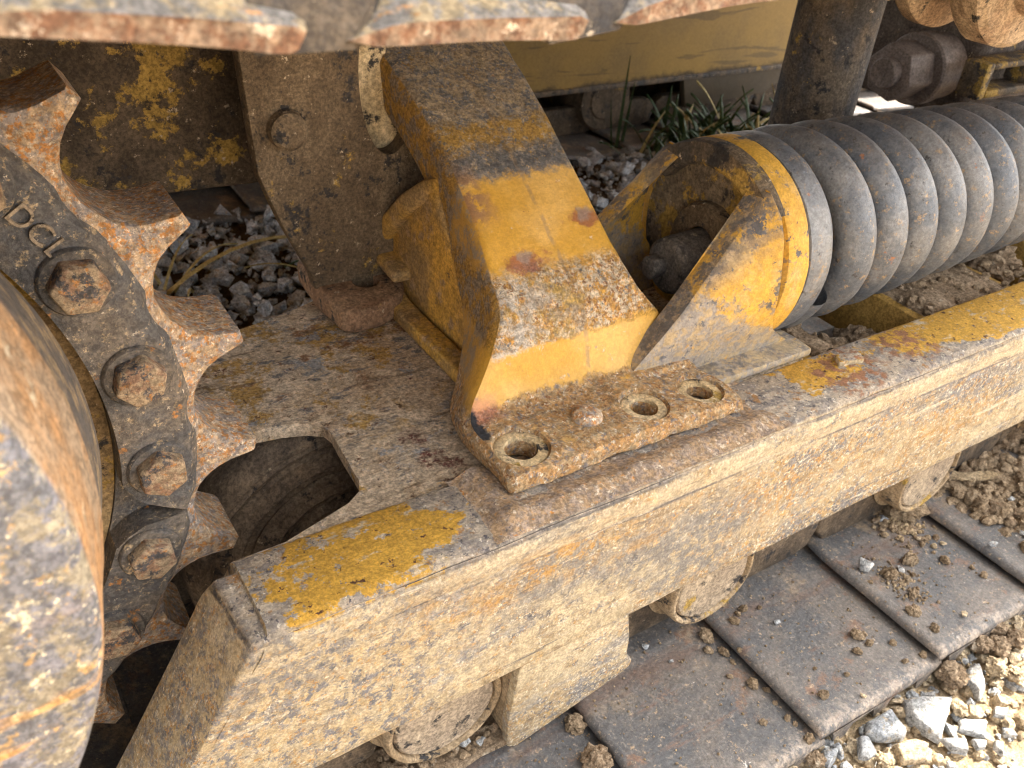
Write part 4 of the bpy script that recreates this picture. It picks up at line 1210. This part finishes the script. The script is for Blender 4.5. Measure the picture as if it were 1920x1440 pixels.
SLABS = [
 ([(0.617, -0.216), (0.65, -0.227), (0.687, -0.256), (0.656, -0.27), (0.611, -0.291), (0.602, -0.277), (0.598, -0.244)], .017, ROCKP, 'large pale three cornered rock, the biggest stone beside the shoes'),
 ([(0.534, -0.212), (0.58, -0.218), (0.578, -0.237), (0.572, -0.257), (0.555, -0.259), (0.523, -0.244), (0.515, -0.225)], .015, ROCKG, 'broad blue grey rock touching the end of the middle shoe'),
 ([(0.497, -0.224), (0.512, -0.23), (0.501, -0.257), (0.484, -0.256), (0.476, -0.245)], .012, ROCKG, 'narrow upright grey rock beside the broad blue grey one'),
 ([(0.432, -0.211), (0.453, -0.221), (0.448, -0.227), (0.416, -0.236), (0.416, -0.223)], .014, ROCKG, 'stubby grey rock under the corner where two shoes overlap'),
 ([(0.451, -0.213), (0.465, -0.214), (0.454, -0.235), (0.447, -0.234), (0.453, -0.221)], .011, ROCKG, 'dark slate sliver leaning on the stubby grey rock'),
 ([(0.761, -0.231), (0.789, -0.234), (0.779, -0.251), (0.753, -0.273), (0.733, -0.277), (0.742, -0.246)], .015, ROCKP, 'pale bluish rock half buried above the three cornered one'),
 ([(0.669, -0.284), (0.704, -0.309), (0.673, -0.326), (0.649, -0.296)], .010, ROCKP, 'flat pale slab with a dark crack along its lower edge'),
 ([(0.613, -0.29), (0.645, -0.311), (0.629, -0.326), (0.611, -0.311)], .009, ROCKP, 'pale lozenge stone below the tip of the three cornered rock'),
 ([(0.652, -0.316), (0.673, -0.329), (0.658, -0.336), (0.645, -0.331)], .008, ROCKP, 'small pale stone tucked under the flat cracked slab'),
 ([(0.684, -0.335), (0.692, -0.344), (0.673, -0.358), (0.673, -0.342)], .008, ROCKP, 'upright white chip standing in bright clay near the corner'),
 ([(0.535, -0.259), (0.574, -0.27), (0.585, -0.287), (0.561, -0.3), (0.524, -0.286)], .011, CRUST, 'wide tan crust of clay below the broad blue grey rock'),
 ([(0.699, -0.275), (0.717, -0.288), (0.712, -0.299), (0.695, -0.302), (0.687, -0.287)], .010, CRUST, 'tan lump right of the three cornered rock'),
 ([(0.739, -0.3), (0.754, -0.313), (0.736, -0.32), (0.723, -0.308)], .009, ROCKP, 'rounded white stone out on the sunlit clay'),
]
for i, (ol, h, mt, lab) in enumerate(SLABS):
    me, cx, cy = chunk_mesh('rock', ol, h, mt, seed=i + 3)
    loose('rock', me, (cx, cy, GZ + .003 + h * .16), lab, 'rock', 'rocks beside the track shoes', rz=0, tilt=.08)
G1 = [((.725, -.228, .023), 'crumbly grey clod between the shoe end and the pale bluish rock'), ((.888, -.204, .0184), 'grey lumpy clod tight against the farthest shoe end'), ((.829, -.211, .020), 'knobbly grey clod next to the shoe corner stub'),
      ((.852, -.232, .018), 'pale grey clod out in front of the knobbly one'), ((.807, -.256, .0175), 'cracked tan clod in the sunlit clay'), ((.682, -.274, .013), 'small tan clod at the shoulder of the three cornered rock'),
      ((.499, -.268, .0104), 'little white clod below the narrow upright rock'), ((.41, -.217, .0138), 'grey gritty clod at the lower edge of the picture'), ((.896, -.237, .0182), 'tan clod at the right edge beside grey ones'), ((.824, -.282, .0155), 'flat tan clod by the right edge in full sun')]
for i, ((x, y, r), lab) in enumerate(G1):
    loose('clod', clod_mesh('clod', r * .95, MUD if 'grey' in lab else CRUST, seed=i + 40), (x, y, GZ + .004 + r * .4), lab, 'clod', 'clods beside the track shoes')
def shoe_top(x):
    k = math.floor((x - SX0 + .006) / PITCH); u = x - SX0 - k * PITCH
    return SHZ + float(np.interp(u, [-.006, .003, .035, .10, .20, .262, .30], [.009, .0165, .0095, .005, .0015, -.003, -.012]))
CL = [(0.468, 0.057, 0.0118), (0.491, 0.027, 0.0076), (0.521, 0.017, 0.0038), (0.476, 0.024, 0.0054), (0.456, 0.014, 0.0084), (0.403, 0.019, 0.012), (0.386, -0.003, 0.0077), (0.407, -0.018, 0.009), (0.422, -0.033, 0.0043), (0.407, -0.038, 0.0047), (0.381, -0.057, 0.005), (0.404, -0.085, 0.0095), (0.418, -0.102, 0.0058), (0.411, -0.126, 0.0041), (0.407, -0.155, 0.0056), (0.411, -0.168, 0.0044), (0.366, -0.143, 0.0056),
      (0.625, -0.106, 0.0106), (0.631, -0.126, 0.0067), (0.64, -0.109, 0.0049), (0.67, -0.145, 0.0058), (0.599, -0.128, 0.0076), (0.656, -0.179, 0.0053), (0.477, -0.159, 0.0081), (0.746, -0.165, 0.0082), (0.409, -0.196, 0.0077), (0.697, -0.185, 0.0067), (0.743, -0.125, 0.0119), (0.507, -0.117, 0.0033), (0.545, -0.15, 0.0046),
      (0.85, -0.041, 0.0138), (0.784, -0.045, 0.0135), (0.806, -0.068, 0.0067), (0.826, -0.065, 0.0056), (0.781, -0.097, 0.0088), (0.916, -0.071, 0.0093), (0.886, -0.015, 0.0052), (0.95, -0.106, 0.0051), (0.951, -0.129, 0.0068), (0.733, -0.043, 0.0044)]
cv = [clod_mesh('clod', .01, CLAY, seed=60 + i) for i in range(6)]
def spot(x, y, r):
    k = math.floor((x - SX0 + .006) / PITCH); u = x - SX0 - k * PITCH
    return ('second', 'third', 'fourth')[min(max(k, 0), 2)], u
for i, (x, y, r) in enumerate(CL):
    o = loose('clod', cv[i % 6], (x, y, shoe_top(x) + r * .45), 'small dry brown clay clod lying on the lower track shoes', 'clod', 'clay clods on the track shoes', tilt=1)
    o.scale = (r * 96,) * 3
for (x, y, r), me, lab, cat in [
    ((.758, -.009, .0215), rock_mesh('rock', .0205, ROCKP, 12, .8, 11), 'angular pale grey rock sitting alone on a track shoe near its lip', 'rock'),
    ((.297, .051, .0068), rock_mesh('rock', .0075, ROCKG, 10, .5, 12), 'grey chip on the shoe close to the square guard corner', 'rock'),
    ((.316, .009, .005), rock_mesh('rock', .005, ROCKP, 12, .8, 13), 'tiny white pebble on the shoe below the guard corner', 'rock'),
    ((.523, -.021, .0071), rock_mesh('rock', .0072, ROCKG, 11, .8, 14), 'small grey pebble on the middle shoe near the roller', 'rock'),
    ((.816, -.047, .0102), rock_mesh('rock', .0095, ROCKP, 13, .45, 15), 'pale oval pebble between brown clods on a track shoe', 'rock'),
    ((.903, .06, .0122), rock_mesh('rock', .013, ROCKG, 10, .5, 16), 'elongated blue grey stone against the big clay clump', 'rock'),
    ((.537, -.189, .0069), rock_mesh('rock', .0075, CRUST, 10, .4, 17), 'flat tan chip near the outer end of the middle shoe', 'rock'),
    ((.827, -.171, .010), rock_mesh('rock', .009, CRUST, 10, .4, 18), 'orange tan chip near the outer end of a shoe', 'rock'),
    ((.955, -.041, .0085), rock_mesh('rock', .0085, CRUST, 10, .4, 19), 'tan chip beside the dark gap of the farthest shoe lip', 'rock'),
    ((1.164, -.04, .0096), rock_mesh('rock', .0085, ROCKP, 14, .8, 20), 'egg shaped white pebble in the brown clay crumbs', 'rock'),
    ((1.013, -.099, .0099), rock_mesh('rock', .010, ROCKG, 12, .5, 21), 'bluish pebble on clay just behind the farthest shoe lip', 'rock'),
    ((1.094, -.108, .0091), rock_mesh('rock', .0085, ROCKP, 12, .6, 22), 'pale flat pebble on clay at the right edge', 'rock'),
    ((.118, -.005, .0146), clod_mesh('clod', .0145, CLAY, 71), 'brown clod wedged at the lip under the square guard', 'clod'),
    ((.109, -.07, .0197), clod_mesh('clod', .020, MUD, 72), 'large crumbly clod at the bottom edge on the nearest shoe', 'clod'),
    ((.956, .056, .0443), clod_mesh('clod', .038, CLAY, 73, 4), 'big clay clump heaped under the beam at the end of the clear shoe', 'clod'),
    ((1.345, .10, .0416), clod_mesh('clod', .045, MUD, 74, 4), 'smooth rounded mud lump right under the beam at the right edge', 'clod')]:
    z = shoe_top(x) if x < 1.0 else SHZ + .02
    loose('rock' if cat == 'rock' else 'clod', me, (x, y, z + r * .5), lab, cat, None, tilt=.25)
# torn tan bark flake on the clay
bm = bmesh.new(); prism(bm, [(-.052, .004), (-.03, -.008), (-.008, -.016), (.0, -.008), (.03, -.006), (.056, .004), (.04, .012), (.0, .008), (-.03, .012), (-.048, .018)], 'z', 0, .006)
bmesh.ops.subdivide_edges(bm, edges=bm.edges, cuts=3, use_grid_fill=True)
fl_ = bm_obj('clay_flake', bm, SAND, None, rough=.004, rsc=30)
fl_.location = Vector((1.145, .032, SHZ + .034)) * S; fl_.rotation_euler = (.1, -.12, -.55)
fl_['label'] = 'torn tan flake lying across the brown clay crumbs'; fl_['category'] = 'flake'

# ---------------- stuff: crumbs, gravel, chips
def scatter(name, mat_list, pts, kinds, label=None, kind='stuff'):
    """one mesh of many small stones; pts: (x, y, z, r)"""
    V, F, MI = [], [], []
    shapes = []
    for me in kinds:
        vs_ = np.array([v.co[:] for v in me.vertices]); vs_ /= np.abs(vs_).max(); shapes.append((vs_, [tuple(p.vertices) for p in me.polygons]))
    for (x, y, z, r) in pts:
        sv_, fs = shapes[random.randrange(len(shapes))]
        e = np.array(Euler((random.uniform(0, 6.3), random.uniform(0, 6.3), random.uniform(0, 6.3))).to_matrix())
        b = len(V); q = (sv_ @ e.T) * r * np.array((1, 1, .8)) + np.array((x, y, z))
        V.extend(map(tuple, q * S)); F.extend([tuple(b + i for i in f) for f in fs]); MI.extend([random.randrange(len(mat_list))] * len(fs))
    me = bpy.data.meshes.new(name); me.from_pydata(V, [], F); me.update()
    for m_ in mat_list: me.materials.append(m_)
    me.polygons.foreach_set('material_index', MI)
    o = bpy.data.objects.new(name, me); sc.collection.objects.link(o); o['kind'] = kind
    if label: o['label'] = label
    return o
def low_rock(seed):
    r = random.Random(seed); bm = bmesh.new()
    for _ in range(11):
        v = Vector((r.gauss(0, 1), r.gauss(0, 1), r.gauss(0, 1))).normalized() * r.uniform(.75, 1.05)
        bm.verts.new((v.x, v.y * r.uniform(.65, 1), v.z * .8))
    bmesh.ops.convex_hull(bm, input=bm.verts)
    bmesh.ops.delete(bm, geom=[v for v in bm.verts if not v.link_faces], context='VERTS')
    me = bpy.data.meshes.new('lr'); bm.to_mesh(me); bm.free(); return me
lows = [low_rock(i) for i in range(14)]
lumps = [clod_mesh('lump', 1 / S, CLAY, seed=90 + i, sub=2) for i in range(8)]
P = []
for _ in range(6500):          # grey gravel between the tracks
    x = random.uniform(-.9, 2.9); y = random.uniform(.62, 1.98); r = random.choice((.010, .013, .016, .020, .026, .034)) * random.uniform(.8, 1.2)
    P.append((x, y, ground_h(x, y) + r * random.uniform(.1, .9), r))
for _ in range(6500):
    x = random.uniform(-.9, 2.6); y = random.uniform(.62, 1.98); r = random.uniform(.005, .011)
    P.append((x, y, ground_h(x, y) + r * random.uniform(.5, 2.2), r))
scatter('gravel', [ROCKD, ROCKD, ROCKD, ROCKG], P, lows, 'grey crushed gravel lying in the shade between the tracks')
P = []
for _ in range(5200):          # chips and crumbs beside the near shoes
    x = random.uniform(-.3, 1.9); t = random.random() ** 1.6; y = -.185 - .5 * t; r = random.choice((.0025, .0035, .0045, .006, .008, .011, .015)) * random.uniform(.8, 1.25) * (1 if t < .35 else .7)
    P.append((x, y, ground_h(x, y) + r * .3, r))
scatter('gravel', [CRUST, ROCKP, CRUST, CRUST, CRUST, ROCKG], P, lows[:4] + lumps[:5], 'loose pale chips and crumbs along the shoe ends')
# clay heap over the farther shoes
V, F = [], []
nx, ny = 110, 50
def heap(x, y):
    e = min(1, max(0, (x - 1.005 - .03 * fbm((0, y, 2), 12)) / .10))
    edge = min(1, max(0, (y + .235) / .07))
    return SHZ - .035 + e * edge * (.052 + .020 * fbm((x, y, 0), 7) + .010 * fbm((x, y, 1), 24)) - (1 - edge) * .03
for i in range(nx + 1):
    for j in range(ny + 1):
        x = .985 + 1.3 * i / nx; y = -.27 + .47 * j / ny
        V.append((x, y, heap(x, y)))
for i in range(nx):
    for j in range(ny):
        k = i * (ny + 1) + j; F.append((k, k + ny + 1, k + ny + 2, k + 1))
hp = mesh('clay_heap', V, F, CLAY); hp['kind'] = 'stuff'; hp['label'] = 'heap of crumbly brown clay burying the farther shoes'
P = []
for _ in range(2600):
    x = random.uniform(1.0, 2.2); y = random.uniform(-.24, .17); r = random.choice((.004, .006, .009, .012, .016)) * random.uniform(.8, 1.2)
    z = heap(x, y)
    if z > SHZ - .02: P.append((x, y, z + r * .3, r))
scatter('clay_crumbs', [CLAY, CLAY, CLAY, MUD], P, lumps, 'brown clay crumbs heaped over the farther shoes')
P = []
for _ in range(330):          # grit on the clear shoes
    x = random.uniform(.0, .99); y = random.choice((random.uniform(-.2, .08), random.gauss(-.03, .05))); r = random.uniform(.0010, .0026)
    if y > -.2: P.append((x, y, shoe_top(x) + r * .4, r))
for _ in range(160):
    x = random.gauss(.79, .018); y = random.gauss(-.065, .032); r = random.uniform(.0014, .0042); P.append((x, y, shoe_top(x) + r * .4, r))
for _ in range(260):
    x = random.gauss(.92, .025); y = random.gauss(.045, .03); r = random.uniform(.002, .008); P.append((x, y, shoe_top(x) + r * .4, r))
scatter('grit', [CLAY, MUD, SAND], P, lumps[:4], 'fine clay grit sprinkled on the track shoes')
P = []
for _ in range(150):          # mud crumbs on the guard ledge and in the frame
    x = random.uniform(-.2, .0); y = random.uniform(.012, .085); r = random.uniform(.002, .009); P.append((x, y, -.408 + r * .3, r))
for _ in range(260):
    x = random.uniform(.60, 1.25); y = random.uniform(.12, .40); r = random.uniform(.003, .012)
    if x < .67 or x > .905: P.append((x, y, (-.012 if x < .67 else -.022) + r * .2, r))
scatter('grit', [MUD, CLAY], P, lumps[:5], 'dried mud crumbs caught on ledges of the frame')
for (x, y, z, r), me, lab in [((-.052, .03, -.400, .012), rock_mesh('rock', .012, ROCKG, 11, .7, 31), 'blue grey stone caught in mud on the ledge by the yellow roller rim'), ((-.03, .02, -.402, .010), rock_mesh('rock', .0095, ROCKP, 11, .6, 32), 'cream stone caught in mud beside the blue grey one')]:
    loose('rock', me, (x, y, z), lab, 'rock', None)
loose('clod', clod_mesh('clod', .062, MUD, 81, 4), (1.255, .235, -.045), 'large round mud boulder stuck inside the frame under the spring', 'clod', None)
loose('clod', clod_mesh('clod', .048, MUD, 82, 4), (.735, .18, -.095), 'grey mud lump inside the frame beside the yoke foot', 'clod', None)
loose('clod', clod_mesh('clod', .045, MUD, 83, 4), (.84, .19, -.105), 'second grey mud lump deeper in the dark frame opening', 'clod', None)

# ---------------- plants
def blade(bm, base, tip, sag, w, n=8):
    base = Vector(base); tip = Vector(tip); side = (tip - base).cross(Vector((0, 0, 1))).normalized() * w
    prev = None
    for i in range(n + 1):
        t = i / n; c = base.lerp(tip, t) + Vector((0, 0, sag * 4 * t * (1 - t))); ww = side * (1 - .85 * t ** 2)
        up = Vector((0, 0, w * .5))
        cur = [bm.verts.new(c - ww), bm.verts.new(c + up), bm.verts.new(c + ww), bm.verts.new(c - up)]
        if prev:
            for k in range(4): bm.faces.new((prev[k], prev[(k + 1) % 4], cur[(k + 1) % 4], cur[k]))
        prev = cur
def plant(name, specs, mat, label, cat, loc):
    bm = bmesh.new()
    for sp_ in specs: blade(bm, *sp_)
    o = bm_obj(name, bm, mat, None, angle=60); o.location = Vector(loc) * S
    o['label'] = label; o['category'] = cat; return o
g = GZ
plant('dry_grass', [((0, 0, 0), (.46, .03, .04), .07, .010), ((.02, 0, 0), (.22, .10, .05), .04, .005), ((0, .02, 0), (.12, .16, .07), .03, .004), ((.2, 0, .03), (.36, -.06, .01), .02, .004), ((.06, -.02, 0), (.02, -.12, .01), .03, .004), ((.0, .05, 0), (-.05, .17, .06), .02, .005)], STRAW, 'bent dry yellow grass stalk lying over grey gravel', 'grass', (-.06, 1.50, g + .03))
plant('grass_blade', [((0, 0, 0), (-.13, .16, .10), .02, .012), ((.02, 0, 0), (-.10, .02, .07), .02, .008), ((.0, .0, 0), (-.2, -.02, .02), .02, .006)], GREEN, 'dark green grass blades at the end of the dry stalk', 'grass', (.44, 1.50, g + .03))
def weed(n, rad, hgt, seed):
    r = random.Random(seed); out = []
    for _ in range(n):
        a = r.uniform(0, 6.28); b = Vector((r.gauss(0, rad * .5), r.gauss(0, rad * .35), 0)); L = r.uniform(.3, 1) * hgt
        out.append((tuple(b), (b.x + math.cos(a) * L * .7, b.y + math.sin(a) * L * .7, L * r.uniform(.3, 1)), L * .12, r.uniform(.006, .013)))
    return out
plant('weed', weed(230, .30, .22, 1), GREEN, 'low leafy green weed growing in the shade between the tracks', 'weed', (2.12, 1.80, g))
plant('dry_grass', weed(26, .34, .24, 5), STRAW, 'dead straw stems tangled in the low green weed', 'grass', (2.15, 1.78, g))
plant('weed', weed(90, .15, .18, 2), GREEN, 'smaller green weed close to the shoes of the other track', 'weed', (2.62, 1.74, g))
plant('grass_blade', [((0, 0, 0), (.02, .02, .36), .0, .007), ((.02, 0, 0), (.07, .03, .26), .0, .007), ((-.02, 0, 0), (-.06, .0, .22), .0, .006)], GREEN, 'tall thin green stalk beside the other track', 'grass', (1.72, 1.93, g))
# loose brown stick wedged behind the leg casting
bm = bmesh.new(); prism(bm, [(0, 0), (.05, .004), (.055, .12), (.006, .13)], 'y', 0, .03)
st_ = bm_obj('broken_board', bm, mat_plain('old_wood', (.16, .085, .05), .85, .3, 20), None, bevel=.004, rough=.003, rsc=20)
st_.location = Vector((1.03, 1.02, GZ)) * S; st_['label'] = 'short brown piece of board standing in gravel behind the leg casting'; st_['category'] = 'board'
